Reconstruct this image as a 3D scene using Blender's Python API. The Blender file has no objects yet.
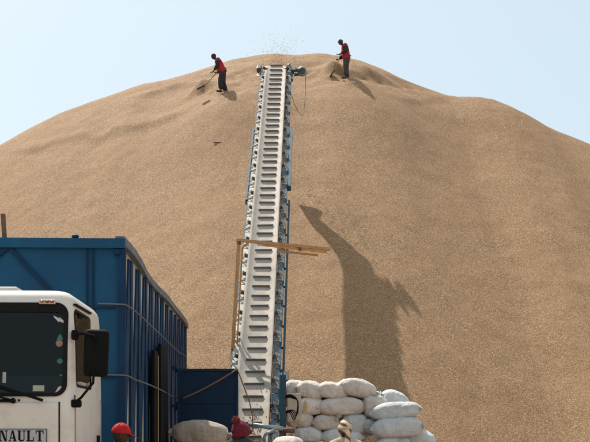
import bpy, bmesh, math, random
import numpy as np
from mathutils import Vector, Matrix, noise as mnoise

random.seed(7)
PI = math.pi
S = bpy.context.scene
COL = S.collection
F, CX, HZ, EYE = 950.0, 295.0, 430.0, 1.65          # focal length in photo pixels, centre column, horizon row, eye height


def at(px, py, D):
    return Vector(((px - CX) / F * D, D, EYE + (HZ - py) / F * D))


# ------------------------------------------------------------------ materials
def new_mat(name):
    m = bpy.data.materials.new(name)
    m.use_nodes = True
    nt = m.node_tree
    return m, nt, nt.nodes['Principled BSDF']


def N(nt, kind, **kw):
    n = nt.nodes.new(kind)
    for k, v in kw.items():
        if k.startswith('i_'):
            key = k[2:].replace('_', ' ')
            n.inputs[key].default_value = v
        else:
            setattr(n, k, v)
    return n


def rgba(c):
    return (c[0], c[1], c[2], 1)


def mix_rgb(nt, fac, a, b, blend='MIX'):
    n = nt.nodes.new('ShaderNodeMix')
    n.data_type = 'RGBA'
    n.blend_type = blend
    for sock, v in ((0, fac), (6, a), (7, b)):
        if isinstance(v, (int, float)):
            n.inputs[sock].default_value = v
        elif isinstance(v, tuple):
            n.inputs[sock].default_value = rgba(v)
        else:
            nt.links.new(v, n.inputs[sock])
    return n.outputs[2]


def ramp(nt, src, stops):
    r = nt.nodes.new('ShaderNodeValToRGB')
    el = r.color_ramp.elements
    while len(el) < len(stops):
        el.new(0.5)
    for e, (p, c) in zip(el, stops):
        e.position = p
        e.color = rgba(c) if isinstance(c, tuple) else (c, c, c, 1)
    nt.links.new(src, r.inputs[0])
    return r.outputs[0]


def paint(name, col, col2=None, rough=0.5, metal=0.0, scale=3.0, lo=0.35, hi=0.7, bump=0.0, bscale=40.0, detail=6.0, grime=None, gscale=1.2, spec=0.35, rust=None):
    """paint / cloth / metal with worn patches"""
    m, nt, b = new_mat(name)
    tc = N(nt, 'ShaderNodeTexCoord')
    n1 = N(nt, 'ShaderNodeTexNoise', i_Scale=scale, i_Detail=detail, i_Roughness=0.65)
    nt.links.new(tc.outputs['Object'], n1.inputs['Vector'])
    c = mix_rgb(nt, ramp(nt, n1.outputs['Fac'], [(lo, 0.0), (hi, 1.0)]), col, col2 or tuple(x * 0.75 for x in col))
    if grime:
        n2 = N(nt, 'ShaderNodeTexNoise', i_Scale=gscale, i_Detail=9.0, i_Roughness=0.7)
        nt.links.new(tc.outputs['Object'], n2.inputs['Vector'])
        c = mix_rgb(nt, ramp(nt, n2.outputs['Fac'], [(0.5, 0.0), (0.72, 0.8)]), c, grime)
    if rust:
        n4 = N(nt, 'ShaderNodeTexNoise', i_Scale=5.0, i_Detail=12.0, i_Roughness=0.78)
        mp = N(nt, 'ShaderNodeMapping')
        mp.inputs['Scale'].default_value = (1.0, 1.0, 0.35)
        nt.links.new(tc.outputs['Object'], mp.inputs['Vector'])
        nt.links.new(mp.outputs[0], n4.inputs['Vector'])
        c = mix_rgb(nt, ramp(nt, n4.outputs['Fac'], [(rust[3], 0.0), (rust[3] + 0.06, 0.85)]), c, rust[:3])
    nt.links.new(c, b.inputs['Base Color'])
    rr = N(nt, 'ShaderNodeMapRange')
    rr.inputs['To Min'].default_value = max(0.05, rough - 0.12)
    rr.inputs['To Max'].default_value = min(1, rough + 0.12)
    nt.links.new(n1.outputs['Fac'], rr.inputs['Value'])
    nt.links.new(rr.outputs[0], b.inputs['Roughness'])
    b.inputs['Metallic'].default_value = metal
    b.inputs['Specular IOR Level'].default_value = spec
    if bump:
        n3 = N(nt, 'ShaderNodeTexNoise', i_Scale=bscale, i_Detail=4.0)
        nt.links.new(tc.outputs['Object'], n3.inputs['Vector'])
        bp = N(nt, 'ShaderNodeBump', i_Strength=bump, i_Distance=0.02)
        nt.links.new(n3.outputs['Fac'], bp.inputs['Height'])
        nt.links.new(bp.outputs[0], b.inputs['Normal'])
    return m


def peanut_ground(name, cols, warm, grain=42.0, bump=0.65, clump=True):
    m, nt, b = new_mat(name)
    tc = N(nt, 'ShaderNodeTexCoord')
    src = tc.outputs['Object']
    warp = N(nt, 'ShaderNodeTexNoise', i_Scale=grain * 0.8, i_Detail=1.0)
    nt.links.new(src, warp.inputs['Vector'])
    vadd = N(nt, 'ShaderNodeVectorMath', operation='MULTIPLY_ADD')
    vadd.inputs[1].default_value = (0.05, 0.05, 0.05)
    nt.links.new(warp.outputs['Color'], vadd.inputs[0])
    nt.links.new(src, vadd.inputs[2])
    v = N(nt, 'ShaderNodeTexVoronoi', i_Scale=grain, i_Randomness=1.0)
    nt.links.new(vadd.outputs[0], v.inputs['Vector'])
    sep = N(nt, 'ShaderNodeSeparateColor')
    nt.links.new(v.outputs['Color'], sep.inputs[0])
    c = ramp(nt, sep.outputs[0], [(0.0, cols[0]), (0.45, cols[1]), (0.8, cols[2]), (1.0, cols[3])])
    # patches of dustier and redder shells
    n1 = N(nt, 'ShaderNodeTexNoise', i_Scale=0.35, i_Detail=8.0, i_Roughness=0.62)
    nt.links.new(src, n1.inputs['Vector'])
    c = mix_rgb(nt, ramp(nt, n1.outputs['Fac'], [(0.35, 0.0), (0.7, 0.4)]), c, warm)
    n4 = N(nt, 'ShaderNodeTexNoise', i_Scale=2.3, i_Detail=6.0, i_Roughness=0.7)
    nt.links.new(src, n4.inputs['Vector'])
    c = mix_rgb(nt, 1.0, c, ramp(nt, n4.outputs['Fac'], [(0.25, 0.92), (0.75, 1.07)]), 'MULTIPLY')
    n5 = N(nt, 'ShaderNodeTexNoise', i_Scale=1.7, i_Detail=10.0, i_Roughness=0.75)
    nt.links.new(src, n5.inputs['Vector'])
    c = mix_rgb(nt, ramp(nt, n5.outputs['Fac'], [(0.66, 0.0), (0.74, 0.4)]), c, (0.17, 0.09, 0.045))
    nt.links.new(c, b.inputs['Base Color'])
    b.inputs['Roughness'].default_value = 0.85
    b.inputs['Specular IOR Level'].default_value = 0.2
    # relief: shells, small clumps
    inv = N(nt, 'ShaderNodeMath', operation='MULTIPLY')
    inv.inputs[1].default_value = -0.75
    nt.links.new(v.outputs['Distance'], inv.inputs[0])
    n2 = N(nt, 'ShaderNodeTexNoise', i_Scale=11.0, i_Detail=6.0, i_Roughness=0.7)
    nt.links.new(src, n2.inputs['Vector'])
    ad = N(nt, 'ShaderNodeMath', operation='MULTIPLY_ADD')
    ad.inputs[1].default_value = 0.45
    nt.links.new(n2.outputs['Fac'], ad.inputs[0])
    nt.links.new(inv.outputs[0], ad.inputs[2])
    bp = N(nt, 'ShaderNodeBump', i_Strength=bump, i_Distance=0.035)
    nt.links.new(ad.outputs[0], bp.inputs['Height'])
    nt.links.new(bp.outputs[0], b.inputs['Normal'])
    return m


def cloth_sack(name, col, col2, stain):
    m, nt, b = new_mat(name)
    tc = N(nt, 'ShaderNodeTexCoord')
    oi = N(nt, 'ShaderNodeObjectInfo')
    src = tc.outputs['Object']
    off = N(nt, 'ShaderNodeVectorMath', operation='ADD')
    nt.links.new(src, off.inputs[0])
    nt.links.new(oi.outputs['Location'], off.inputs[1])
    n1 = N(nt, 'ShaderNodeTexNoise', i_Scale=3.5, i_Detail=7.0, i_Roughness=0.6)
    nt.links.new(off.outputs[0], n1.inputs['Vector'])
    c = mix_rgb(nt, ramp(nt, n1.outputs['Fac'], [(0.3, 0.0), (0.7, 1.0)]), col, col2)
    n2 = N(nt, 'ShaderNodeTexNoise', i_Scale=2.0, i_Detail=9.0, i_Roughness=0.75)
    nt.links.new(off.outputs[0], n2.inputs['Vector'])
    c = mix_rgb(nt, ramp(nt, n2.outputs['Fac'], [(0.46, 0.0), (0.72, 0.75)]), c, stain)
    # each sack its own shade
    hr = N(nt, 'ShaderNodeMapRange')
    hr.inputs['To Min'].default_value = 0.86
    hr.inputs['To Max'].default_value = 1.08
    nt.links.new(oi.outputs['Random'], hr.inputs['Value'])
    c = mix_rgb(nt, 1.0, c, hr.outputs[0], 'MULTIPLY')
    nt.links.new(c, b.inputs['Base Color'])
    b.inputs['Roughness'].default_value = 0.6
    w1 = N(nt, 'ShaderNodeTexWave', i_Scale=45.0, i_Distortion=0.6)
    w1.bands_direction = 'X'
    w2 = N(nt, 'ShaderNodeTexWave', i_Scale=45.0, i_Distortion=0.6)
    w2.bands_direction = 'Y'
    n3 = N(nt, 'ShaderNodeTexNoise', i_Scale=14.0, i_Detail=5.0, i_Distortion=0.6)
    for w in (w1, w2, n3):
        nt.links.new(src, w.inputs['Vector'])
    a = N(nt, 'ShaderNodeMath', operation='ADD')
    nt.links.new(w1.outputs['Fac'], a.inputs[0])
    nt.links.new(w2.outputs['Fac'], a.inputs[1])
    a2 = N(nt, 'ShaderNodeMath', operation='MULTIPLY_ADD')
    a2.inputs[1].default_value = 0.08
    nt.links.new(a.outputs[0], a2.inputs[0])
    nt.links.new(n3.outputs['Fac'], a2.inputs[2])
    bp = N(nt, 'ShaderNodeBump', i_Strength=0.6, i_Distance=0.035)
    nt.links.new(a2.outputs[0], bp.inputs['Height'])
    nt.links.new(bp.outputs[0], b.inputs['Normal'])
    return m


def glass(name, tint):
    m = bpy.data.materials.new(name)
    m.use_nodes = True
    nt = m.node_tree
    nt.nodes.clear()
    out = N(nt, 'ShaderNodeOutputMaterial')
    t = N(nt, 'ShaderNodeBsdfTransparent')
    t.inputs[0].default_value = rgba(tint)
    g = N(nt, 'ShaderNodeBsdfGlossy')
    g.inputs['Roughness'].default_value = 0.0
    fr = N(nt, 'ShaderNodeFresnel', i_IOR=1.36)
    mx = N(nt, 'ShaderNodeMixShader')
    nt.links.new(fr.outputs[0], mx.inputs[0])
    nt.links.new(t.outputs[0], mx.inputs[1])
    nt.links.new(g.outputs[0], mx.inputs[2])
    nt.links.new(mx.outputs[0], out.inputs[0])
    return m


DUST = (0.36, 0.26, 0.17)
M = {}
M['pile'] = peanut_ground('peanut_shells', [(0.165, 0.088, 0.043), (0.315, 0.184, 0.094), (0.375, 0.233, 0.129), (0.56, 0.395, 0.25)], (0.345, 0.191, 0.095))
M['sand'] = peanut_ground('sandy_yard', [(0.26, 0.18, 0.11), (0.33, 0.235, 0.15), (0.38, 0.275, 0.18), (0.42, 0.31, 0.21)], (0.36, 0.25, 0.16), grain=14.0, bump=0.5)
M['nut'] = paint('peanut_shell', (0.44, 0.27, 0.14), (0.28, 0.15, 0.07), rough=0.8, scale=30)
M['belt'] = paint('pale_belt_rubber', (0.415, 0.36, 0.31), (0.34, 0.295, 0.25), rough=0.75, scale=1.3, rust=(0.22, 0.17, 0.12, 0.62), grime=(0.29, 0.235, 0.175), gscale=2.6, bump=0.15, bscale=25)
M['cleat'] = paint('grey_cleat_rubber', (0.17, 0.16, 0.15), (0.13, 0.12, 0.11), rough=0.6, scale=6)
M['steel_blue'] = paint('blue_frame_paint', (0.03, 0.085, 0.125), (0.024, 0.06, 0.085), rough=0.6, scale=4, spec=0.2, grime=(0.10, 0.095, 0.08), gscale=5)
M['steel_pale'] = paint('dusty_pale_steel', (0.60, 0.56, 0.49), (0.42, 0.38, 0.32), rough=0.6, scale=9, grime=(0.30, 0.22, 0.15), gscale=7)
M['deck_shade'] = paint('shaded_deck', (0.13, 0.16, 0.19), (0.09, 0.11, 0.13), rough=0.6, scale=6, grime=(0.20, 0.16, 0.12), gscale=6)  # right deck plates: shade of that side put into a darker blue-grey
M['galv'] = paint('galvanised_pipe', (0.30, 0.35, 0.37), (0.22, 0.26, 0.28), rough=0.4, metal=0.3, scale=8)
M['rubber'] = paint('black_rubber', (0.009, 0.009, 0.010), (0.014, 0.013, 0.012), rough=0.75, spec=0.12, scale=12)
M['dark_steel'] = paint('dark_greasy_steel', (0.045, 0.05, 0.055), (0.09, 0.075, 0.06), rough=0.45, scale=10)
M['rust'] = paint('brown_pipe', (0.14, 0.09, 0.065), (0.09, 0.06, 0.045), rough=0.7, scale=14)
M['wood'] = paint('weathered_pole', (0.47, 0.275, 0.125), (0.36, 0.20, 0.085), rough=0.75, scale=9, bump=0.4, bscale=60)
M['wood_pale'] = paint('pale_pole', (0.62, 0.42, 0.24), (0.48, 0.31, 0.16), rough=0.75, scale=9, bump=0.4, bscale=60)
M['cab_white'] = paint('cab_white_paint', (0.68, 0.635, 0.585), (0.60, 0.555, 0.505), rough=0.35, scale=1.6, rust=(0.30, 0.21, 0.14, 0.69), grime=(0.48, 0.39, 0.29), gscale=2.4)
M['cab_inside'] = paint('cab_trim', (0.035, 0.04, 0.045), (0.05, 0.055, 0.058), rough=0.7)
M['dash'] = paint('dashboard_plastic', (0.30, 0.36, 0.34), (0.24, 0.28, 0.27), rough=0.6)
M['blue_box'] = paint('blue_body_paint', (0.006, 0.078, 0.160), (0.005, 0.045, 0.115), rough=0.6, scale=1.1, spec=0.2, rust=(0.07, 0.045, 0.035, 0.645), grime=(0.02, 0.065, 0.11), gscale=2.2, bump=0.5, bscale=2.6)
M['blue_rib'] = paint('blue_rib_paint', (0.005, 0.036, 0.095), (0.004, 0.022, 0.058), rough=0.6, scale=3, spec=0.15, rust=(0.05, 0.035, 0.03, 0.64), grime=(0.015, 0.035, 0.06), gscale=3)
M['blue_door'] = paint('navy_door_paint', (0.008, 0.026, 0.066), (0.006, 0.018, 0.045), rough=0.6, scale=2.5, spec=0.15, rust=(0.06, 0.045, 0.04, 0.645), grime=(0.02, 0.035, 0.055), gscale=2.5)
M['side_white'] = paint('dirty_white_sheet', (0.50, 0.46, 0.43), (0.33, 0.30, 0.28), rough=0.6, scale=2.5, grime=(0.30, 0.23, 0.18), gscale=3)
M['rail_grey'] = paint('worn_grey_rail', (0.16, 0.17, 0.19), (0.06, 0.09, 0.13), rough=0.5, scale=4)
M['black'] = paint('matt_black', (0.005, 0.005, 0.006), (0.009, 0.009, 0.009), rough=0.75, spec=0.1, scale=6)
M['mirror_glass'] = paint('mirror_silver', (0.7, 0.7, 0.7), rough=0.1, metal=1.0)
M['chrome'] = paint('badge_plate', (0.42, 0.43, 0.44), (0.33, 0.34, 0.35), rough=0.4, metal=0.2, scale=20)
M['rope'] = paint('worn_rope', (0.17, 0.17, 0.17), (0.10, 0.10, 0.11), rough=0.9, scale=30)
M['rope_brown'] = paint('brown_rope', (0.20, 0.12, 0.07), (0.14, 0.08, 0.05), rough=0.9, scale=30)
M['glass'] = glass('windscreen_glass', (0.40, 0.46, 0.48))
M['glass_side'] = glass('door_glass', (0.45, 0.47, 0.47))
M['sack_warm'] = cloth_sack('woven_sack_warm', (0.74, 0.655, 0.59), (0.66, 0.57, 0.51), (0.45, 0.35, 0.27))
M['sack_cool'] = cloth_sack('woven_sack_cool', (0.64, 0.67, 0.68), (0.58, 0.59, 0.60), (0.42, 0.36, 0.31))
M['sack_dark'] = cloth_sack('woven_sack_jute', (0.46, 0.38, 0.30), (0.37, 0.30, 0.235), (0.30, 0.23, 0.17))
M['twine'] = paint('blue_twine', (0.35, 0.45, 0.52), (0.28, 0.36, 0.42), rough=0.9, scale=20)
M['skin'] = paint('dark_skin', (0.055, 0.03, 0.02), (0.04, 0.022, 0.015), rough=0.5, scale=8)
M['red_cloth'] = paint('red_cloth', (0.42, 0.03, 0.045), (0.30, 0.022, 0.035), rough=0.85, scale=9, bump=0.5, bscale=22)
M['red_cap'] = paint('bright_red_cloth', (0.52, 0.012, 0.014), (0.40, 0.010, 0.012), rough=0.8, scale=9, bump=0.2, bscale=60)
M['knit'] = paint('crimson_knit', (0.17, 0.010, 0.026), (0.09, 0.007, 0.016), rough=0.95, scale=26, bump=1.0, bscale=55)
M['knit_tip'] = paint('rust_knit', (0.26, 0.05, 0.028), (0.15, 0.02, 0.015), rough=0.95, scale=35, bump=1.0, bscale=70)
M['dark_cloth'] = paint('charcoal_cloth', (0.02, 0.021, 0.025), (0.034, 0.034, 0.038), rough=0.9, scale=8, bump=0.5, bscale=18)
M['grey_cloth'] = paint('dark_grey_cloth', (0.062, 0.052, 0.046), (0.042, 0.036, 0.034), rough=0.9, scale=8, bump=0.5, bscale=18)
M['green_cloth'] = paint('bottle_green_cloth', (0.022, 0.042, 0.038), (0.03, 0.05, 0.048), rough=0.9, scale=8, bump=0.5, bscale=18)
M['green_cap'] = paint('dark_green_cap', (0.02, 0.035, 0.02), (0.03, 0.045, 0.025), rough=0.9, scale=8)
M['teal_cap'] = paint('teal_cap', (0.02, 0.06, 0.075), (0.03, 0.07, 0.08), rough=0.9, scale=8)
M['white_cloth'] = paint('white_cloth', (0.7, 0.7, 0.68), rough=0.9, scale=8)
M['beige_cloth'] = paint('beige_cloth', (0.50, 0.40, 0.275), (0.40, 0.31, 0.21), rough=0.9, scale=7, bump=0.5, bscale=18)
M['shoe'] = paint('dusty_shoe', (0.06, 0.05, 0.04), rough=0.8)
M['sign_green'] = paint('green_sticker', (0.03, 0.17, 0.095), rough=0.5)
M['sign_brown'] = paint('brown_sticker', (0.28, 0.17, 0.13), rough=0.5)
M['sign_yellow'] = paint('yellow_sticker', (0.75, 0.47, 0.03), rough=0.5)
M['sign_white'] = paint('white_sticker', (0.55, 0.53, 0.48), rough=0.5)
M['sign_beige'] = paint('beige_sticker', (0.42, 0.40, 0.33), rough=0.5)
M['sign_pink'] = paint('pinkish_sticker', (0.62, 0.50, 0.42), rough=0.5)
M['amber'] = paint('amber_lens', (0.55, 0.16, 0.02), rough=0.2)
M['red_lens'] = paint('red_lens', (0.45, 0.03, 0.02), rough=0.2)
M['lamp_glass'] = paint('headlamp_glass', (0.6, 0.62, 0.62), rough=0.1)
M['cabinet'] = paint('cream_cabinet', (0.52, 0.44, 0.35), (0.43, 0.36, 0.28), rough=0.55, scale=5, grime=(0.30, 0.22, 0.15), gscale=5)
M['yellow_print'] = paint('yellow_print', (0.62, 0.42, 0.08), rough=0.8)


def scarf():
    m, nt, b = new_mat('patterned_scarf')
    tc = N(nt, 'ShaderNodeTexCoord')
    mp = N(nt, 'ShaderNodeMapping')
    mp.inputs['Rotation'].default_value = (0.4, 0.9, 0.5)
    nt.links.new(tc.outputs['Object'], mp.inputs['Vector'])
    w = N(nt, 'ShaderNodeTexWave', i_Scale=3.4, i_Distortion=5.0, i_Detail=2.0)
    nt.links.new(mp.outputs[0], w.inputs['Vector'])
    c = ramp(nt, w.outputs['Fac'], [(0.0, (0.10, 0.055, 0.035)), (0.30, (0.22, 0.12, 0.075)), (0.48, (0.62, 0.48, 0.32)), (1.0, (0.70, 0.57, 0.40))])
    nt.links.new(c, b.inputs['Base Color'])
    b.inputs['Roughness'].default_value = 0.9
    return m


M['scarf'] = scarf()


# ------------------------------------------------------------------ mesh helpers
class MB:
    """collects shapes into one mesh object"""

    def __init__(self):
        self.bm = bmesh.new()

    def box(self, c, size, R=None, bevel=0.0):
        c = Vector(c)
        hs = [s / 2 for s in size]
        R = R or Matrix.Identity(3)
        vs = [self.bm.verts.new(c + R @ Vector((x * hs[0], y * hs[1], z * hs[2]))) for x in (-1, 1) for y in (-1, 1) for z in (-1, 1)]
        fs = [(0, 1, 3, 2), (4, 6, 7, 5), (0, 4, 5, 1), (2, 3, 7, 6), (0, 2, 6, 4), (1, 5, 7, 3)]
        faces = [self.bm.faces.new([vs[i] for i in f]) for f in fs]
        if bevel:
            es = set(e for f in faces for e in f.edges)
            bmesh.ops.bevel(self.bm, geom=list(es), offset=bevel, segments=2, affect='EDGES', profile=0.5)
        return self

    def tube(self, p0, p1, r0, r1=None, seg=10, caps=True):
        p0, p1 = Vector(p0), Vector(p1)
        r1 = r0 if r1 is None else r1
        d = (p1 - p0).normalized()
        a = d.orthogonal().normalized()
        b = d.cross(a)
        A, B = [], []
        for i in range(seg):
            t = 2 * PI * i / seg
            o = a * math.cos(t) + b * math.sin(t)
            A.append(self.bm.verts.new(p0 + o * r0))
            B.append(self.bm.verts.new(p1 + o * r1))
        for i in range(seg):
            j = (i + 1) % seg
            self.bm.faces.new((A[i], A[j], B[j], B[i])).smooth = True
        if caps:
            self.bm.faces.new(A[::-1])
            self.bm.faces.new(B)
        return self

    def path(self, pts, r, seg=8):
        pts = [Vector(p) for p in pts]
        rings = []
        a = None
        for i, p in enumerate(pts):
            d = (pts[min(i + 1, len(pts) - 1)] - pts[max(i - 1, 0)]).normalized()
            if a is None:
                a = d.orthogonal().normalized()
            a = (a - d * a.dot(d)).normalized()
            b = d.cross(a)
            rings.append([self.bm.verts.new(p + (a * math.cos(2 * PI * k / seg) + b * math.sin(2 * PI * k / seg)) * r) for k in range(seg)])
        for A, B in zip(rings, rings[1:]):
            for k in range(seg):
                j = (k + 1) % seg
                self.bm.faces.new((A[k], A[j], B[j], B[k])).smooth = True
        self.bm.faces.new(rings[0][::-1])
        self.bm.faces.new(rings[-1])
        return self

    def bar(self, p0, p1, w, h, up=(0, 0, 1)):
        """rectangular bar between two points; w across, h along 'up'"""
        p0, p1 = Vector(p0), Vector(p1)
        d = (p1 - p0)
        L = d.length
        d.normalize()
        up = Vector(up)
        s = d.cross(up)
        if s.length < 1e-4:
            s = d.orthogonal()
        s.normalize()
        u = s.cross(d).normalized()
        R = Matrix((s, d, u)).transposed()
        return self.box((p0 + p1) / 2, (w, L, h), R)

    def ball(self, c, r, R=None, seg=12, rings=8):
        c = Vector(c)
        R = R or Matrix.Identity(3)
        r = (r, r, r) if isinstance(r, (int, float)) else r
        top = self.bm.verts.new(c + R @ Vector((0, 0, r[2])))
        bot = self.bm.verts.new(c - R @ Vector((0, 0, r[2])))
        rows = []
        for i in range(1, rings):
            th = PI * i / rings
            rows.append([self.bm.verts.new(c + R @ Vector((r[0] * math.sin(th) * math.cos(2 * PI * k / seg), r[1] * math.sin(th) * math.sin(2 * PI * k / seg), r[2] * math.cos(th)))) for k in range(seg)])
        for k in range(seg):
            j = (k + 1) % seg
            self.bm.faces.new((top, rows[0][k], rows[0][j])).smooth = True
            self.bm.faces.new((bot, rows[-1][j], rows[-1][k])).smooth = True
            for A, B in zip(rows, rows[1:]):
                self.bm.faces.new((A[k], B[k], B[j], A[j])).smooth = True
        return self

    def poly(self, pts, thick, axis):
        """flat polygon (list of points) thickened along axis"""
        axis = Vector(axis)
        A = [self.bm.verts.new(Vector(p)) for p in pts]
        B = [self.bm.verts.new(Vector(p) + axis * thick) for p in pts]
        self.bm.faces.new(A[::-1])
        self.bm.faces.new(B)
        n = len(A)
        for i in range(n):
            j = (i + 1) % n
            self.bm.faces.new((A[i], A[j], B[j], B[i]))
        return self

    def grid(self, rows, closed=False, smooth=True):
        V = [[self.bm.verts.new(Vector(p)) for p in r] for r in rows]
        for A, B in zip(V, V[1:]):
            n = len(A)
            for k in range(n if closed else n - 1):
                j = (k + 1) % n
                self.bm.faces.new((A[k], A[j], B[j], B[k])).smooth = smooth
        return V

    def build(self, name, mat, parent=None, loc=None, smooth=None):
        bmesh.ops.recalc_face_normals(self.bm, faces=self.bm.faces)
        me = bpy.data.meshes.new(name)
        self.bm.to_mesh(me)
        self.bm.free()
        return link(name, me, mat, parent, loc)


def link(name, me, mat, parent=None, loc=None):
    o = bpy.data.objects.new(name, me)
    if mat is not None and not me.materials:
        me.materials.append(mat)
    COL.objects.link(o)
    if parent is not None:
        o.parent = parent
    if loc is not None:
        o.location = loc
    return o


def tag(o, label=None, cat=None, group=None, kind=None):
    for k, v in (('label', label), ('category', cat), ('group', group), ('kind', kind)):
        if v:
            o[k] = v
    return o


def empty(name, loc, label, cat, group=None, rz=0.0):
    o = bpy.data.objects.new(name, None)
    o.empty_display_size = 0.2
    COL.objects.link(o)
    o.location = loc
    o.rotation_euler = (0, 0, rz)
    return tag(o, label, cat, group)


def bake(o):
    """apply an object's modifiers into its mesh"""
    dg = bpy.context.evaluated_depsgraph_get()
    ev = o.evaluated_get(dg)
    me = bpy.data.meshes.new_from_object(ev, depsgraph=dg)
    o.modifiers.clear()
    old = o.data
    o.data = me
    bpy.data.meshes.remove(old)
    return o


# ------------------------------------------------------------------ camera, light
cam = bpy.data.cameras.new('camera')
cam.sensor_width = 36
cam.lens = 36 * F / 590
cam.shift_y = (HZ - 221) / 590
cam.clip_end = 6000
co = bpy.data.objects.new('camera', cam)
COL.objects.link(co)
co.location = (0, 0, EYE)
co.rotation_euler = (PI / 2, 0, 0)
S.camera = co

SUN = Vector((-0.297, 0.478, 0.826)).normalized()      # towards the sun: behind the heap, a little left, high
el, az = math.asin(SUN.z), math.atan2(SUN.x, SUN.y)
sl = bpy.data.lights.new('sun', 'SUN')
sl.energy = 4.2
sl.angle = math.radians(0.53)
sl.color = (1.0, 0.93, 0.82)
so = bpy.data.objects.new('sun', sl)
COL.objects.link(so)
so.rotation_euler = (-SUN).to_track_quat('-Z', 'Y').to_euler()
so.location = SUN * 80

W = bpy.data.worlds.new('World')
S.world = W
W.use_nodes = True
wn = W.node_tree
sky = wn.nodes.new('ShaderNodeTexSky')
sky.sky_type = 'NISHITA'
sky.sun_disc = False
sky.sun_elevation = el
sky.sun_rotation = az
sky.air_density = 1.0
sky.dust_density = 2.4
sky.ozone_density = 1.0
hz = wn.nodes.new('ShaderNodeMix')               # thin even dust haze over the clear sky
hz.data_type = 'RGBA'
hz.inputs[0].default_value = 0.72
hz.inputs[7].default_value = (4.1, 4.85, 5.05, 1)
wn.links.new(sky.outputs[0], hz.inputs[6])
wn.links.new(hz.outputs[2], wn.nodes['Background'].inputs[0])
wn.nodes['Background'].inputs[1].default_value = 0.115
S.view_settings.view_transform = 'Standard'
S.view_settings.look = 'None'
S.view_settings.gamma = 1
S.view_settings.use_curve_mapping = False
S.view_settings.exposure = 0.62

# ------------------------------------------------------------------ the heap of peanuts
YC = 45.0
TAN = 0.86
SIL = [(-60, 178), (0, 145), (30, 128), (60, 113), (90, 102), (120, 92), (140, 84.5), (165, 80), (190, 73), (210, 66.5), (230, 60), (255, 55.5), (270, 53.5), (295, 55), (320, 53),
       (340, 56), (360, 60.5), (380, 68), (405, 80), (430, 89.5), (448, 95.5), (456, 96.5), (465, 96.5), (480, 97), (492, 99), (510, 106), (530, 116), (550, 128), (570, 136), (590, 144), (650, 178)]
sil_x = np.array([p[0] for p in SIL], float)
sil_y = np.array([p[1] for p in SIL], float)


def hash2(i, j, s):
    v = np.sin(i * 127.1 + j * 311.7 + s * 74.7) * 43758.5453
    return v - np.floor(v)


def vnoise(x, y, s=0.0):
    i, j = np.floor(x), np.floor(y)
    u, v = x - i, y - j
    u, v = u * u * (3 - 2 * u), v * v * (3 - 2 * v)
    a, b = hash2(i, j, s), hash2(i + 1, j, s)
    c, d = hash2(i, j + 1, s), hash2(i + 1, j + 1, s)
    return (a * (1 - u) + b * u) * (1 - v) + (c * (1 - u) + d * u) * v - 0.5


# crest heights over X, tuned below until the outline seen from the yard is the photograph's
knots_X = np.concatenate(([-60.0, -44.0], np.linspace(-17.5, 17.5, 71), [44.0, 60.0]))
tab = np.concatenate(([0.0, 0.0], EYE + (HZ - np.interp(np.linspace(-17.5, 17.5, 71) / YC * F + CX, sil_x, sil_y)) / F * YC, [0.0, 0.0]))


def crest(X):
    return np.interp(X, knots_X, tab)


def raw_heap(X, Y, feats=True):
    Zc = crest(X)
    yc = YC - 0.003 * X * X
    t = yc - Y
    r = 1.5
    front = TAN * (np.sqrt(t * t + r * r) - r)
    z = Zc - np.where(t > 0, front, 0.85 * front)
    # broad uneven fans
    z = z + 0.26 * vnoise(X / 7.0, Y / 9.0, 1) * np.clip(t / 8, 0, 1) * np.clip((Y - 20) / 6, 0, 1)
    if feats:
        z = z + features(X, Y, t)
    k = 0.5
    return k * np.logaddexp(0, z / k) - 0.03       # soft toe on the yard


LINES = []


def features(X, Y, t):
    z = 0.0
    for (xs, ys, amp, sharp, decay) in LINES:
        yl = np.interp(X, xs, ys)
        d = Y - yl + 0.5 * vnoise(X / 0.9, Y / 3.0, 9)
        fade = np.clip((X - xs[0]) / 1.5, 0, 1) * np.clip((xs[-1] - X) / 1.5, 0, 1)
        z = z + amp * fade * (0.5 + 0.5 * np.tanh(d / sharp)) * np.exp(-np.clip(d, 0, 50) / decay)
    near = np.clip(1 - np.abs(t - 3.2) / 3.4, 0, 1)           # trodden ledges under the workers
    z = z + near * (0.2 * vnoise(X / 2.6, Y / 1.3, 3) + 0.2 * vnoise(X / 0.9, Y / 0.6, 4)) * np.exp(-(X / 7.5) ** 2)
    z = z + (0.05 * vnoise(X / 4.5, Y / 0.8, 11) + 0.085 * vnoise(X / 0.8, Y / 5.0, 12) + 0.07 * vnoise(X / 1.7, Y / 2.1, 5) + 0.05 * vnoise(X / 0.5, Y / 0.55, 6) + 0.022 * vnoise(X / 0.2, Y / 0.22, 7)) * np.clip(t / 2, 0.25, 1)
    # a cone of freshly dropped nuts under the conveyor head, mounds left by the shovels
    for (mx, my, rad, h) in MOUNDS:
        z = z + h * np.exp(-((X - mx) ** 2 + (Y - my) ** 2) / (rad * rad))
    return z


MOUNDS = []


def heap(X, Y, feats=True):
    X, Y = np.asarray(X, float), np.asarray(Y, float)
    return raw_heap(X, Y, feats)


ysamp = np.linspace(30, 48, 721)
cols = np.linspace(-58, 648, 180)


def fit_outline(n, feats):
    """raise and lower the crest until the outline seen from the yard is right"""
    for _ in range(n):
        num, den = np.zeros(len(tab)), np.full(len(tab), 1e-6)
        for c in cols:
            dirx = (c - CX) / F
            e = (heap(dirx * ysamp, ysamp, feats) - EYE) / ysamp
            k = int(np.argmax(e))
            err = ((HZ - np.interp(c, sil_x, sil_y)) / F - e[k]) * ysamp[k]
            w = np.exp(-((knots_X - dirx * ysamp[k]) / 0.45) ** 2)
            num += w * err
            den += w
        tab[2:-2] += 0.7 * (num / den)[2:-2]


fit_outline(8, False)


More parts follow.
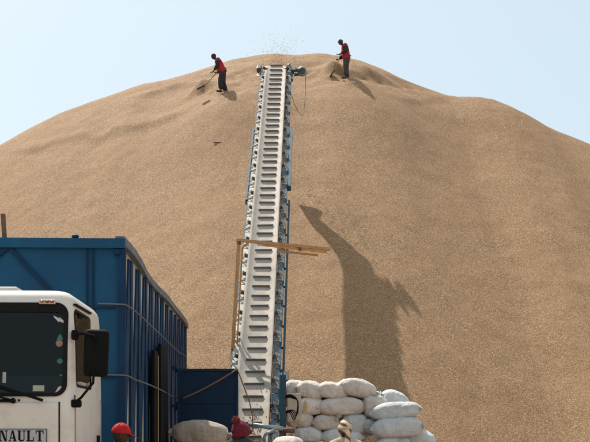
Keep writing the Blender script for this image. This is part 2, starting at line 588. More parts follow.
def hit(px, py):
    """where the line of sight through a photo pixel meets the heap"""
    D = np.linspace(16, 50, 6801)
    Z = heap((px - CX) / F * D, D)
    ray = EYE + (HZ - py) / F * D
    k = int(np.argmax(ray <= Z))
    return Vector(((px - CX) / F * D[k], D[k], float(Z[k])))


def line_of(pts, amp, sharp, decay):
    h = [hit(*p) for p in pts]
    return (np.array([q.x for q in h]), np.array([q.y for q in h]), amp, sharp, decay)


new = [line_of([(2, 158), (24, 154), (65, 143), (102, 137), (134, 131), (171, 121), (200, 112)], 0.15, 0.18, 0.9),
       line_of([(120, 103), (138, 99), (163, 90), (179, 86), (205, 83), (235, 80)], 0.16, 0.18, 0.9),
       line_of([(195, 101), (215, 98), (240, 95), (258, 93)], 0.22, 0.2, 2.0),
       line_of([(318, 84), (345, 82), (375, 81), (400, 88)], 0.28, 0.22, 2.0),
       line_of([(296, 101), (320, 96), (345, 93), (375, 97), (402, 105), (430, 104), (458, 98)], 0.12, 0.25, 0.9),
       line_of([(300, 70), (330, 67), (350, 66)], 0.2, 0.2, 1.5),
       line_of([(360, 80), (385, 78), (410, 84), (445, 97)], 0.14, 0.3, 1.5)]
LINES.extend(new)
HEAD = at(276.1, 66.3, 33.0)
for (q, rad, h) in ((hit(201, 90), 0.4, 0.4), (hit(333, 73), 0.42, 0.46), (hit(470, 108), 2.6, 0.5)):
    MOUNDS.append((q.x, q.y, rad, h))
for (q, dx) in ((hit(222.5, 91.5), 0.6), (hit(346, 78), 0.7)):
    MOUNDS.append((q.x + dx, q.y - 2.1, 2.1, 0.7) if q.x < 0 else (q.x + 1.2, q.y - 2.1, 2.3, 0.6))

fit_outline(6, True)
trod = random.Random(4)
for path in ([(190, 92), (222, 93), (240, 88), (258, 84)], [(330, 79), (350, 80), (385, 84), (410, 90)], [(300, 74), (325, 70), (345, 72)], [(240, 92), (236, 80), (245, 68)]):
    for (a_, c_) in zip(path, path[1:]):
        for k in range(5):
            t = (k + trod.random()) / 5
            q = hit(a_[0] + (c_[0] - a_[0]) * t + trod.uniform(-2, 2), a_[1] + (c_[1] - a_[1]) * t + trod.uniform(-1.5, 1.5))
            MOUNDS.append((q.x, q.y, trod.uniform(0.16, 0.24), -trod.uniform(0.06, 0.12)))
            MOUNDS.append((q.x + 0.05, q.y - 0.3, 0.22, trod.uniform(0.03, 0.07)))
gx = np.concatenate((np.linspace(-62, -17, 46)[:-1], np.linspace(-17, 17, 310), np.linspace(17, 62, 46)[1:]))
gy = np.concatenate((np.linspace(14, 19, 16)[:-1], np.linspace(19, 45.5, 260), np.linspace(45.5, 80, 36)[1:]))
GX, GY = np.meshgrid(gx, gy)
GZ = heap(GX, GY)
co_ = np.stack([GX.ravel(), GY.ravel(), GZ.ravel()], 1)
ny, nx = GX.shape
idx = np.arange(nx * ny).reshape(ny, nx)
quads = np.stack([idx[:-1, :-1].ravel(), idx[:-1, 1:].ravel(), idx[1:, 1:].ravel(), idx[1:, :-1].ravel()], 1)
me = bpy.data.meshes.new('peanut_pile')
me.from_pydata(co_.tolist(), [], quads.tolist())
me.polygons.foreach_set('use_smooth', [True] * len(me.polygons))
pile = link('peanut_pile', me, M['pile'])
tag(pile, 'huge brown hill of loose peanuts in their shells filling the yard', 'peanut pile', kind='stuff')

g = MB()
g.grid([[(-3000, -3000, 0), (3000, -3000, 0)], [(-3000, 3000, 0), (3000, 3000, 0)]])
tag(g.build('ground', M['sand']), 'flat sandy yard under the truck and sacks', 'ground', kind='structure')


# ------------------------------------------------------------------ loose peanuts
def nut_verts():
    rings = [(-1.0, 0.0), (-0.72, 0.42), (-0.3, 0.46), (0.0, 0.36), (0.35, 0.46), (0.75, 0.4), (1.0, 0.0)]
    vs, fs = [(-1, 0, 0)], []
    for (x, r) in rings[1:-1]:
        for k in range(5):
            vs.append((x, r * math.cos(k * 2 * PI / 5), r * math.sin(k * 2 * PI / 5)))
    vs.append((1, 0, 0))
    last = len(vs) - 1
    for k in range(5):
        j = (k + 1) % 5
        fs.append((0, 1 + j, 1 + k))
        for q in range(4):
            a = 1 + q * 5
            fs.append((a + k, a + j, a + 5 + j, a + 5 + k))
        fs.append((last, 21 + k, 21 + j))
    return np.array(vs), fs


NV, NF = nut_verts()


def nuts(name, pts, size, label, cat, rnd=None):
    rnd = rnd or random.Random(3)
    V, Fs = [], []
    for p in pts:
        q = Vector((rnd.gauss(0, 1), rnd.gauss(0, 1), rnd.gauss(0, 1))).to_track_quat('X', 'Z').to_matrix()
        R = np.array(q) * size * rnd.uniform(0.75, 1.25)
        o = len(V)
        V.extend((NV @ R.T + np.array(p)).tolist())
        Fs.extend([tuple(i + o for i in f) for f in NF])
    me = bpy.data.meshes.new(name)
    me.from_pydata(V, [], Fs)
    me.polygons.foreach_set('use_smooth', [True] * len(me.polygons))
    return tag(link(name, me, M['nut']), label, cat, kind='stuff')


# ------------------------------------------------------------------ belt conveyor
FOOTREF = at(250.0, 437.7, 33.0 * 0.5607)
DN = (FOOTREF - HEAD)
PITCH = DN.length / 47
DN.normalize()
WR = Vector((-DN.y, DN.x, 0)).normalized()
NR = WR.cross(-DN).normalized()
SEND = 47 * PITCH + 1.25
ROOT = Vector((HEAD + DN * SEND)) + Vector((0, 0, 0))
ROOT.z = 0
RC = Matrix((WR, -DN, NR)).transposed()


def cv(s, w, n):
    return HEAD + DN * s + WR * w + NR * n - ROOT


conv = empty('belt_conveyor', ROOT, 'long inclined cleated belt conveyor with pale belt and blue frame leaning up the peanut hill', 'conveyor')

# belt: troughed upper run, wrapped over the head drum, flat return run
sec = [-0.36, -0.30, -0.215, -0.1, 0.0, 0.1, 0.215, 0.30, 0.36]


def trough(w, k):
    a = max(0.0, abs(w) - 0.215)
    return k * a * 0.62


rows = []
ss = np.linspace(SEND - 0.1, 0.0, 60)
for s in ss:
    k = min(1, s / 0.9) * min(1, (SEND - s) / 1.0 + 0.2)
    rows.append([cv(s, w, trough(w, k) + 0.006 * math.sin(s * 7.6)) for w in sec])
for i in range(1, 9):
    a = PI * i / 8
    rows.append([cv(-0.12 * math.sin(a), w, -0.12 + 0.12 * math.cos(a)) for w in sec])
for s in np.linspace(0.5, SEND - 0.1, 30):
    rows.append([cv(s, w, -0.24) for w in sec])
for i in range(1, 8):
    a = PI * i / 8
    rows.append([cv(SEND - 0.1 + 0.12 * math.sin(a), w, -0.12 - 0.12 * math.cos(a)) for w in sec])
rows.append(rows[0])
b = MB()
b.grid(rows)
belt = b.build('belt', M['belt'], conv)
md = belt.modifiers.new('thick', 'SOLIDIFY')
md.thickness = 0.012
md.offset = 0
bake(belt)

# cleats: one mesh, copied along the belt
c = MB()
c.box((0, 0, 0.03), (0.42, 0.02, 0.06), bevel=0.003)
c.box((0, 0.014, 0.006), (0.415, 0.045, 0.008))
cl0 = c.build('cleat', M['cleat'], belt)
for i in range(49):
    o = cl0 if i == 0 else cl0.copy()
    if i:
        COL.objects.link(o)
        o.parent = belt
    o.matrix_local = Matrix.Translation(cv(i * PITCH, 0.012, 0.0)) @ (RC.to_4x4()) @ Matrix.Rotation(random.uniform(-0.03, 0.03), 4, 'Z')

for sg in (-1, 1):
    b = MB()                                                  # side channel
    b.bar(cv(-0.25, sg * 0.52, -0.12), cv(SEND, sg * 0.52, -0.12), 0.035, 0.14, NR)
    b.bar(cv(-0.25, sg * 0.49, -0.196), cv(SEND, sg * 0.49, -0.196), 0.1, 0.012, NR)
    b.build('side_channel', M['steel_blue'], conv)
    b = MB()                                                  # dusty deck plate between belt and channel, in short lengths; right side coloured as shaded
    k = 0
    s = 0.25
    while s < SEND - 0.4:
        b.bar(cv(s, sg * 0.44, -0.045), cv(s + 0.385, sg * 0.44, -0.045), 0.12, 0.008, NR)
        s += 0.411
    deck = b.build('deck_plate', M['steel_pale' if sg < 0 else 'deck_shade'], conv)
    b = MB()                                                  # lower chord and lacing of the lattice below
    b.bar(cv(0.9, sg * 0.45, -0.30), cv(SEND - 1.4, sg * 0.45, -0.30), 0.05, 0.05, NR)
    nb = 16
    for i in range(nb):
        s0 = 0.9 + (SEND - 2.3) * i / nb
        s1 = 0.9 + (SEND - 2.3) * (i + 1) / nb
        b.bar(cv(s0, sg * 0.455, -0.29), cv((s0 + s1) / 2, sg * 0.455, -0.24), 0.03, 0.03, NR)
        b.bar(cv((s0 + s1) / 2, sg * 0.45, -0.24), cv(s1, sg * 0.45, -0.29), 0.03, 0.03, NR)
    b.build('lattice', M['steel_blue'], conv)
# cross members of the lattice
for i in range(9):
    s = 1.0 + i * 2.2
    b = MB()
    b.bar(cv(s, -0.42, -0.30), cv(s, 0.42, -0.30), 0.04, 0.05, NR)
    b.build('cross_member', M['steel_blue'], conv)
# idlers: bracket with its roller, every second cleat, each side
for sg in (-1, 1):
    br = MB()
    br.bar((sg * 0.525, 0.11, -0.03), (sg * 0.43, 0.02, 0.115), 0.03, 0.012, (1, 0, 0))
    br.bar((sg * 0.525, -0.11, -0.03), (sg * 0.43, -0.02, 0.115), 0.03, 0.012, (1, 0, 0))
    br.bar((sg * 0.36, -0.15, -0.03), (sg * 0.53, -0.15, -0.03), 0.02, 0.012, (0, 0, 1))
    br.bar((sg * 0.37, -0.03, -0.03), (sg * 0.53, -0.21, -0.03), 0.018, 0.012, (0, 0, 1))
    br.ball((sg * 0.475, -0.1, 0.03), 0.02, seg=6, rings=4)
    b0 = br.build('idler_bracket', M['steel_pale'], conv)
    rl = MB()
    rl.tube((sg * 0.225, 0, -0.055), (sg * 0.435, 0, 0.075), 0.05, seg=10)
    r0 = rl.build('roller', M['dark_steel'], b0)
    i = 0
    s = 0.3
    while s < SEND - 0.6:
        bo = b0 if i == 0 else b0.copy()
        ro = r0 if i == 0 else r0.copy()
        if i:
            COL.objects.link(bo)
            COL.objects.link(ro)
            bo.parent = conv
            ro.parent = bo
        bo.matrix_local = Matrix.Translation(cv(s, 0, 0)) @ RC.to_4x4()
        i += 1
        s += 2 * PITCH
# splice boxes of the upper and lower frame sections
b = MB()
b.bar(cv(5.0, 0.592, -0.11), cv(8.8, 0.592, -0.11), 0.1, 0.16, NR)
b.build('splice_box', M['steel_blue'], conv)
b = MB()
b.bar(cv(5.0, -0.562, -0.11), cv(9.6, -0.562, -0.11), 0.05, 0.16, NR)
b.build('splice_box', M['steel_blue'], conv)
b = MB()
b.bar(cv(9.4, 0.60, -0.18), cv(SEND - 1.2, 0.60, -0.18), 0.05, 0.06, NR)
s = 9.6
while s < SEND - 1.5:
    b.bar(cv(s, 0.535, -0.18), cv(s, 0.58, -0.18), 0.04, 0.04, NR)
    s += 0.82
b.build('outer_rail', M['steel_blue'], conv)
b = MB()
b.box(cv(17.35, 0.665, -0.1), (0.10, 0.30, 0.16), RC, bevel=0.01)
b.build('junction_box', M['steel_blue'], conv)
# head: drum, bearing housings, motor on the right
b = MB()
b.tube(cv(0, -0.40, -0.12), cv(0, 0.40, -0.12), 0.11, seg=20)
b.build('head_drum', M['dark_steel'], conv)
b = MB()
b.box(cv(0.22, -0.585, -0.02), (0.14, 0.30, 0.2), RC, bevel=0.015)
b.tube(cv(0.1, -0.5, -0.06), cv(0.1, -0.67, -0.06), 0.085, seg=14)
b.build('bearing_housing', M['dark_steel'], conv)
b = MB()
b.box(cv(0.55, -0.60, -0.08), (0.1, 0.3, 0.02), RC)
b.build('guard_plate', M['steel_pale'], conv)
b = MB()
b.tube(cv(0.02, 0.40, -0.03), cv(0.02, 0.50, -0.03), 0.11, seg=16)
b.box(cv(0.2, 0.58, -0.08), (0.22, 0.26, 0.17), RC, bevel=0.02)
b.build('gearbox', M['dark_steel'], conv)
mc = Vector((0.243, 33.04, 14.12)) - ROOT
ax = Vector((0.12, -0.96, -0.25)).normalized()
b = MB()
b.tube(mc - ax * 0.05, mc + ax * 0.05, 0.165, seg=22)
b.tube(mc + ax * 0.05, mc + ax * 0.08, 0.165, 0.125, seg=22)
b.tube(mc - ax * 0.09, mc - ax * 0.05, 0.12, 0.165, seg=22)
for k in range(10):
    t = 2 * PI * k / 10
    a1 = ax.orthogonal().normalized()
    a2 = ax.cross(a1)
    o = a1 * math.cos(t) + a2 * math.sin(t)
    b.bar(mc + o * 0.165 - ax * 0.045, mc + o * 0.165 + ax * 0.045, 0.012, 0.03, o)
motor = b.build('motor', M['galv'], conv)
b = MB()
b.tube(mc + ax * 0.075, mc + ax * 0.095, 0.11, seg=20)
b.build('fan_cover', M['dark_steel'], motor)
b = MB()
b.bar(cv(0.2, 0.66, -0.05), mc, 0.12, 0.1, NR)
b.bar(mc + Vector((-0.08, 0, -0.12)), cv(0.6, 0.64, -0.1), 0.04, 0.04, NR)
b.box(cv(0.6, 0.70, -0.05), (0.12, 0.12, 0.10), RC, bevel=0.01)
b.bar(cv(0.45, 0.55, -0.12), cv(0.95, 0.55, -0.12), 0.08, 0.1, NR)
b.build('motor_bracket', M['steel_blue'], conv)
b = MB()
e0 = mc + Vector((0.13, 0.02, -0.1))
pts = []
for i in range(15):
    t = i / 14
    pts.append(e0 + Vector((0.0 - 0.14 * t * t, -0.9 * t * t, -1.75 * t - 0.3 * math.sin(PI * t) * t)))
tail = cv(2.0, 0.54, -0.15)
p9 = pts[-1]
for i in range(1, 7):
    t = i / 6
    pts.append(p9.lerp(tail, t) + Vector((0, 0, -0.12 * math.sin(PI * t))))
b.path(pts, 0.009, seg=6)
b.build('power_cable', M['rust'], conv)
# unseen chute added below the head, its outline traced to cast the slope's shadow
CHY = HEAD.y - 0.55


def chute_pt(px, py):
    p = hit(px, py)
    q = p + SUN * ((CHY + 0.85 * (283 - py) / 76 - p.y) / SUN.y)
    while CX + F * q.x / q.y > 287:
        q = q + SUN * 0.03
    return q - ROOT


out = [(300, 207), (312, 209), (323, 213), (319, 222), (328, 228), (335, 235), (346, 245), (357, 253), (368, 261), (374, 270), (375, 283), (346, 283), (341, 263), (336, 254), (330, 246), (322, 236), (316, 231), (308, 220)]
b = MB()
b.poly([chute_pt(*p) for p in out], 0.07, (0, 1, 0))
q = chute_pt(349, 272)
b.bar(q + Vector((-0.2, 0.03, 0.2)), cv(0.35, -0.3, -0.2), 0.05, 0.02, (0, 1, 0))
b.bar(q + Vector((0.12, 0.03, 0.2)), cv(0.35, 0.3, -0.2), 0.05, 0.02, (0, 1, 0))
b.build('shadow_chute', M['rubber'], conv)
# foot: legs on wheels, cross pipe, control cabinet
FOOT_S = SEND - 2.35
for sg in (-1, 1):
    b = MB()
    top = cv(FOOT_S - 0.9, sg * 0.60, -0.3)
    bot = Vector((top.x + sg * 0.02, top.y, 0.28))
    b.bar(top, bot, 0.11, 0.09, (0, 1, 0))
    leg = b.build('support_leg', M['steel_blue'], conv)
    b = MB()
    wc = Vector((bot.x + sg * 0.02, bot.y, 0.28))
    b.tube(wc + Vector((-0.07, 0, 0)), wc + Vector((0.07, 0, 0)), 0.28, seg=24)
    b.build('wheel', M['rubber'], conv)
b = MB()
b.bar(cv(FOOT_S - 0.9, -0.6, -1.0), cv(FOOT_S - 0.9, 0.6, -1.0), 0.08, 0.08, (0, 0, 1))
b.build('axle_beam', M['steel_blue'], conv)
b = MB()
pL, pR = at(248, 424.5, 18.2) - ROOT, at(283, 428.5, 18.2) - ROOT
b.tube(pL, pR, 0.045, seg=14)
b.build('cross_pipe', M['galv'], conv)
b = MB()
b.tube(at(279, 430, 18.35) - ROOT, at(295, 430.5, 18.35) - ROOT, 0.05, seg=12)
b.build('draw_pipe', M['rust'], conv)
b = MB()
b.path([at(264, 445, 18.1) - ROOT, at(264, 438, 18.1) - ROOT, at(265.5, 434.5, 18.1) - ROOT, at(269, 432.5, 18.1) - ROOT, at(274, 429.5, 18.15) - ROOT], 0.03, seg=8)
b.build('bent_strut', M['galv'], conv)
b = MB()
tp = at(282.7, 375, 18.9) - ROOT
b.bar(tp, Vector((tp.x, tp.y, 0.0)), 0.13, 0.1, (0, 1, 0))
b.build('support_leg', M['steel_blue'], conv)
b = MB()
cc = at(294, 407.5, 19.0) - ROOT
b.box(cc, (0.28, 0.2, 0.57), bevel=0.012)
b.box(cc + Vector((0, -0.103, 0)), (0.24, 0.012, 0.52), bevel=0.004)
b.box((cc.x, cc.y + 0.02, cc.z / 2 - 0.14), (0.06, 0.06, cc.z - 0.285))
cab_box = b.build('control_cabinet', M['cabinet'], conv)
b = MB()
for k in range(4):
    off = 0.02 * k
    a0 = at(285.5, 396 + k * 0.6, 18.62) - ROOT
    pts = [a0, at(290, 394.5 + k, 18.55) - ROOT, at(296 + k * 0.6, 398 + k, 18.5) - ROOT, at(298.3 - k * 0.5, 406 + 2 * k, 18.5) - ROOT, at(297 - k, 414 + 2 * k, 18.5) - ROOT, at(293 - k, 410 + k, 18.55) - ROOT, at(286, 411 + k * 0.7, 18.62) - ROOT]
    sm = []
    for i in range(len(pts) - 1):
        p0, p1, p2, p3 = pts[max(i - 1, 0)], pts[i], pts[i + 1], pts[min(i + 2, len(pts) - 1)]
        for q in range(6):
            t = q / 6
            sm.append(0.5 * ((2 * p1) + (p2 - p0) * t + (2 * p0 - 5 * p1 + 4 * p2 - p3) * t * t + (3 * p1 - p0 - 3 * p2 + p3) * t ** 3))
    sm.append(pts[-1])
    b.path(sm, 0.011, seg=6)
b.build('cable_loop', M['rubber'], conv)
b = MB()
tb = cv(SEND - 0.45, 0, -0.25)
b.box(cv(SEND - 0.3, -0.47, 0.16), (0.03, 1.3, 0.4), RC)
b.box(cv(SEND - 0.3, 0.47, 0.16), (0.03, 1.3, 0.4), RC)
b.box(cv(SEND + 0.34, 0, 0.16), (0.97, 0.03, 0.4), RC)
b.build('feed_hopper', M['steel_blue'], conv)
b = MB()
b.tube(cv(SEND - 0.1, -0.42, -0.12), cv(SEND - 0.1, 0.42, -0.12), 0.11, seg=18)
b.build('tail_drum', M['dark_steel'], conv)
for sg in (-1, 1):
    b = MB()
    p = cv(SEND - 0.3, sg * 0.5, -0.2)
    b.bar(p, Vector((p.x, p.y, 0.0)), 0.07, 0.07, (0, 1, 0))
    b.build('support_leg', M['steel_blue'], conv)

rn = random.Random(11)
# nuts riding on the belt near the foot
pts = []
for i in range(230):
    s = SEND - 0.2 - abs(rn.gauss(0, 1.0))
    w = min(0.3, max(-0.2, rn.gauss(0.10, 0.10)))
    pts.append(cv(s, w, 0.016 + trough(w, 1)) + ROOT)
nuts('spilled_peanuts', pts, 0.019, 'loose peanuts lying on the lower end of the pale conveyor belt', 'peanuts', rn)
# nuts thrown into the air above the head
pts = []
for i in range(1350):
    t = abs(rn.gauss(0, 0.6)) + 0.1
    a = rn.gauss(0, 0.85)
    base = HEAD + Vector((0.0, 1.6, 0.45))
    pts.append(base + Vector((math.sin(a) * (0.12 + 0.75 * t) + 0.1, rn.gauss(0.3, 0.5), 0.12 + abs(math.cos(a)) * t * 0.95)))
for i in range(30):
    pts.append(HEAD + Vector((rn.gauss(0.06, 0.05), rn.gauss(0.5, 0.06), rn.gauss(0.33, 0.05))))
nuts('flying_peanuts', pts, 0.0115, 'spray of peanuts thrown into the sky off the top of the conveyor', 'peanuts', rn)
# stream dropping from the head onto the heap
land = hit(277, 150)
start = HEAD + Vector((0.02, 0.25, -0.05))
pts = []
for i in range(160):
    t = rn.random() ** 0.9
    sp = 0.12 + 0.5 * t
    p = start.lerp(Vector((land.x - 0.15, land.y, land.z)), t)
    p.z = start.z + (land.z - start.z) * t ** 1.6
    p.x += rn.gauss(0, sp * 0.42)
    p.y += rn.gauss(0, sp * 0.5)
    p.z = max(p.z + rn.gauss(0, 0.1), 0)
    pts.append(p)
nuts('falling_peanuts', pts, 0.026, 'loose stream of peanuts falling from the conveyor head onto the hill', 'peanuts', rn)

# ------------------------------------------------------------------ pole frame in front of the conveyor
p_top, p_bot = at(239, 240, 20.8), at(231.5, 372, 20.8)
low = p_top + (p_bot - p_top) * (p_top.z / (p_top.z - p_bot.z))
pf = empty('pole_frame', (low.x, low.y, 0), 'tall brown timber pole with crossbars reaching in front of the conveyor belt', 'pole frame')
R0 = Vector((low.x, low.y, 0))
b = MB()
b.bar(low - R0, p_top - R0, 0.075, 0.075, (0, 1, 0))
b.build('upright', M['wood'], pf)
b = MB()
b.bar(at(242.5, 248, 20.88) - R0, at(235.5, 372, 20.9) - R0, 0.03, 0.03, (0, 1, 0))
b.bar(at(242.5, 248, 20.88) - R0, at(247.5, 243, 20.86) - R0, 0.03, 0.03, (0, 1, 0))
b.build('brace', M['wood'], pf)
b = MB()
b.bar(at(236.5, 240, 20.72) - R0, at(330.5, 249.3, 20.72) - R0, 0.06, 0.07, (0, 1, 0))
b.build('crossbar', M['wood'], pf)
b = MB()
b.bar(at(262, 244.7, 20.8) - R0, at(327, 252, 20.8) - R0, 0.05, 0.06, (0, 1, 0))
b.build('crossbar', M['wood_pale'], pf)
b = MB()
b.bar(at(279, 251.2, 20.82) - R0, at(318, 255.2, 20.82) - R0, 0.04, 0.05, (0, 1, 0))
b.build('crossbar', M['wood'], pf)
for (x, y) in ((240, 242), (300, 248.5)):
    b = MB()
    b.tube(at(x - 1.2, y, 20.76) - R0, at(x + 1.2, y + 0.2, 20.76) - R0, 0.055, seg=8)
    b.build('lashing', M['rope_brown'], pf)

# ------------------------------------------------------------------ the truck
TH = math.radians(1.507)
TU, TV = Vector((math.cos(TH), math.sin(TH), 0)), Vector((-math.sin(TH), math.cos(TH), 0))
UC, VO = -3.15, 9.5                                       # truck's centre line and nose, measured from the camera's foot
truck = empty('cargo_truck', TU * UC + TV * VO, 'white cab truck with tall blue ribbed cargo body parked on the left', 'truck', rz=TH)


def tl(u, v, z=0.0):
    """yard-aligned (u, v) to truck-local"""
    return Vector((u - UC, v - VO, z))


def tpx(px, py, v):
    """truck-local point seen at a photo pixel, v metres along the truck's axis"""
    d = Vector(((px - CX) / F, 1, 0))
    k = v / d.dot(TV)
    return Vector((k * d.dot(TU) - UC, v - VO, EYE + (HZ - py) / F * k))


def rrect(x0, x1, y0, y1, r, z, rake=0.0, seg=5):
    pts = []
    for (cx, cy, a0) in ((x1 - r, y0 + r, -PI / 2), (x1 - r, y1 - r, 0), (x0 + r, y1 - r, PI / 2), (x0 + r, y0 + r, PI)):
        for k in range(seg + 1):
            a = a0 + PI / 2 * k / seg
            pts.append(Vector((cx + r * math.cos(a), cy + r * math.sin(a), z)))
    return pts


def cab_shell(inset, ztop, zbot, name, mat):
    b = MB()
    rows = []
    hw = 1.2 - inset
    prof = [(zbot, 0.0, 0.0), (1.30, 0.0, 0.0), (1.90, 0.0, 0.0), (1.96, 0.01, 0.0), (2.5, 0.055, 0.0), (2.84, 0.09, 0.0)]
    for (z, rake, sh) in prof:
        tuck = 0.02 * max(0, (z - 1.9))
        rows.append(rrect(-hw + tuck, hw - tuck, inset + rake, 1.62 - inset - 0.02 * max(0, z - 2), 0.085, z))
    n = 6
    rr = 0.17
    for k in range(1, n + 1):
        a = PI / 2 * k / n
        sh = rr * (1 - math.cos(a))
        z = ztop - rr + rr * math.sin(a)
        rows.append(rrect(-hw + 0.02 + sh, hw - 0.02 - sh, inset + 0.09 + sh * 0.9 + 0.01, 1.6 - inset - sh, 0.085 + sh * 0.3, z))
    V = b.grid(rows, closed=True)
    b.bm.faces.new(V[0][::-1])
    b.bm.faces.new(V[-1])
    return b.build(name, mat, truck)


cab = cab_shell(0.0, 3.07, 0.75, 'cab_body', M['cab_white'])
inner = cab_shell(0.05, 3.0, 1.0, 'cutter', M['cab_inside'])
WX0, WX1, WZ0, WZ1 = -1.14, 1.128, 1.985, 2.93


def cut(target, cutter):
    md = target.modifiers.new('cut', 'BOOLEAN')
    md.operation = 'DIFFERENCE'
    md.solver = 'EXACT'
    md.object = cutter
    bake(target)
    bpy.data.objects.remove(cutter)


def opening_pts(x0, x1, z0, z1, r, seg=5):
    pts = []
    for (cx, cz, a0) in ((x1 - r, z0 + r, -PI / 2), (x1 - r, z1 - r, 0), (x0 + r, z1 - r, PI / 2), (x0 + r, z0 + r, PI)):
        for k in range(seg + 1):
            a = a0 + PI / 2 * k / seg
            pts.append((cx + r * math.cos(a), cz + r * math.sin(a)))
    return pts


cab.data.materials.append(M['cab_inside'])
cut(cab, inner)
cb = MB()
cb.poly([(x, -0.2, z) for (x, z) in opening_pts(WX0 + 0.02, WX1 - 0.02, WZ0 + 0.015, 2.87, 0.10)], 0.45, (0, 1, 0))
cut(cab, cb.build('cutter', M['cab_inside'], truck))
SW = (0.05 + 0.10, 0.93, 2.10, 2.86)
cb = MB()
cb.poly([(-1.5, y, z) for (y, z) in opening_pts(SW[0], SW[1], SW[2], SW[3], 0.05)], 3.0, (1, 0, 0))
cut(cab, cb.build('cutter', M['cab_inside'], truck))
for p in cab.data.polygons:
    p.use_smooth = True
cab.data.set_sharp_from_angle(angle=math.radians(35))


def rake_y(z):
    return 0.0 if z < 1.96 else 0.01 + 0.09 * (z - 1.96) / 0.88


# windscreen: black rubber surround, glass, header band
b = MB()
outer = opening_pts(WX0, WX1, WZ0, WZ1, 0.12, 6)
innr = opening_pts(WX0 + 0.045, WX1 - 0.045, WZ0 + 0.035, 2.835, 0.09, 6)
r1 = [Vector((x, rake_y(z) - 0.014, z)) for (x, z) in outer]
r2 = [Vector((x, rake_y(z) - 0.014, z)) for (x, z) in innr]
r3 = [Vector((x, rake_y(z) + 0.02, z)) for (x, z) in innr]
r4 = [Vector((x, rake_y(z) + 0.02, z)) for (x, z) in outer]
b.grid([r1, r2, r3, r4, r1], closed=True, smooth=False)
surround = b.build('windscreen_surround', M['rubber'], truck)
b = MB()
b.poly([(x, rake_y(z) + 0.004, z) for (x, z) in opening_pts(WX0 + 0.04, WX1 - 0.04, WZ0 + 0.03, 2.84, 0.09, 6)], 0.006, (0, 1, 0))
wind = b.build('windscreen', M['glass'], truck)


def on_glass(px, py):
    p = tpx(px, py, VO + 0.03)
    return p.x, p.z


def sticker(px0, py0, px1, py1, mat, shape='rect'):
    x0, z0 = on_glass(px0, py1)
    x1, z1 = on_glass(px1, py0)
    if shape == 'rect':
        pts = [(x0, z0), (x1, z0), (x1, z1), (x0, z1)]
    elif shape == 'tri':
        pts = [(x0, z0), (x1, z0), (x1 * 0.6 + x0 * 0.4, z1), (x1 * 0.35 + x0 * 0.65, z1 - 0.01)]
    elif shape == 'disc':
        pts = [((x0 + x1) / 2 + (x1 - x0) / 2 * math.cos(t * PI / 6), (z0 + z1) / 2 + (z1 - z0) / 2 * math.sin(t * PI / 6)) for t in range(12)]
    else:
        w, h = x1 - x0, z1 - z0
        pts = [(x0, z1), (x0 + 0.45 * w, z0 + 0.62 * h), (x0 + 0.42 * w, z0 + 0.8 * h), (x1, z0 + 0.1 * h), (x1 - 0.12 * w, z0), (x0 + 0.42 * w, z0 + 0.3 * h), (x0 + 0.42 * w, z0 + 0.16 * h), (x0 + 0.05 * w, z0 + 0.72 * h)]
    q = MB()
    q.poly([(x, rake_y(z) + 0.0025, z) for (x, z) in pts], -0.002, (0, 1, 0))
    return q.build('sticker', M[mat], wind)


sticker(52, 314.5, 65.5, 323, 'sign_white', 'bolt')
sticker(55.5, 333.5, 62.5, 339.5, 'sign_green', 'tri')
sticker(54.8, 339.5, 62, 346.5, 'sign_brown', 'disc')
sticker(56.5, 358.3, 62.5, 363.5, 'sign_green', 'disc')
sticker(64, 371, 67.2, 376, 'sign_yellow', 'rect')
sticker(59.5, 374.3, 64, 376, 'sign_green', 'rect')
sticker(33, 385.3, 44.5, 391.3, 'sign_beige', 'rect')
sticker(55, 386, 65, 393, 'sign_pink', 'tri')
sticker(2.5, 372, 6, 383, 'sign_beige', 'rect')
# marker lamp on the header
b = MB()
x0, z0 = on_glass(38, 303.5)
x1, z1 = on_glass(54.5, 299)
yh = rake_y(2.9) - 0.03
b.box(((x0 + x1) / 2, yh, (z0 + z1) / 2), (x1 - x0, 0.03, z1 - z0), bevel=0.01)
lamp = b.build('marker_lamp', M['sign_white'], truck)
for (fx, mt) in ((0.2, 'amber'), (0.52, 'dark_steel'), (0.8, 'red_lens')):
    b = MB()
    b.ball((x0 + (x1 - x0) * fx, yh - 0.016, (z0 + z1) / 2), (0.022, 0.008, 0.014))
    b.build('lens', M[mt], lamp)
b = MB()
x0, z0 = on_glass(-90, 288.5)
x1, z1 = on_glass(11, 283.5)
b.box(((x0 + x1) / 2, 0.55, 3.085), (x1 - x0, 0.55, 0.06), bevel=0.02)
b.build('roof_hatch', M['cab_white'], truck)
# interior
b = MB()
b.box((0, 0.33, 2.13), (2.2, 0.42, 0.14), bevel=0.04)
b.box((0, 0.28, 1.8), (2.2, 0.3, 0.62), bevel=0.04)
b.build('dashboard', M['dash'], truck)
for x in (-0.65, 0.6):
    b = MB()
    b.box((x, 0.95, 1.6), (0.55, 0.5, 0.16), bevel=0.05)
    b.box((x, 1.2, 2.0), (0.52, 0.14, 0.8), bevel=0.05)
    b.box((x, 1.2, 2.5), (0.3, 0.1, 0.2), bevel=0.04)
    b.build('seat', M['cab_inside'], truck)
b = MB()
pts = []
for k in range(25):
    t = 2 * PI * k / 24
    pts.append((0.6 + 0.25 * math.cos(t), 0.62 + 0.16 * math.sin(t), 2.22 + 0.19 * math.sin(t)))
b.path(pts, 0.014, seg=6)
b.tube((0.6, 0.62, 2.22), (0.6, 0.5, 2.0), 0.03)
b.build('steering_wheel', M['black'], truck)
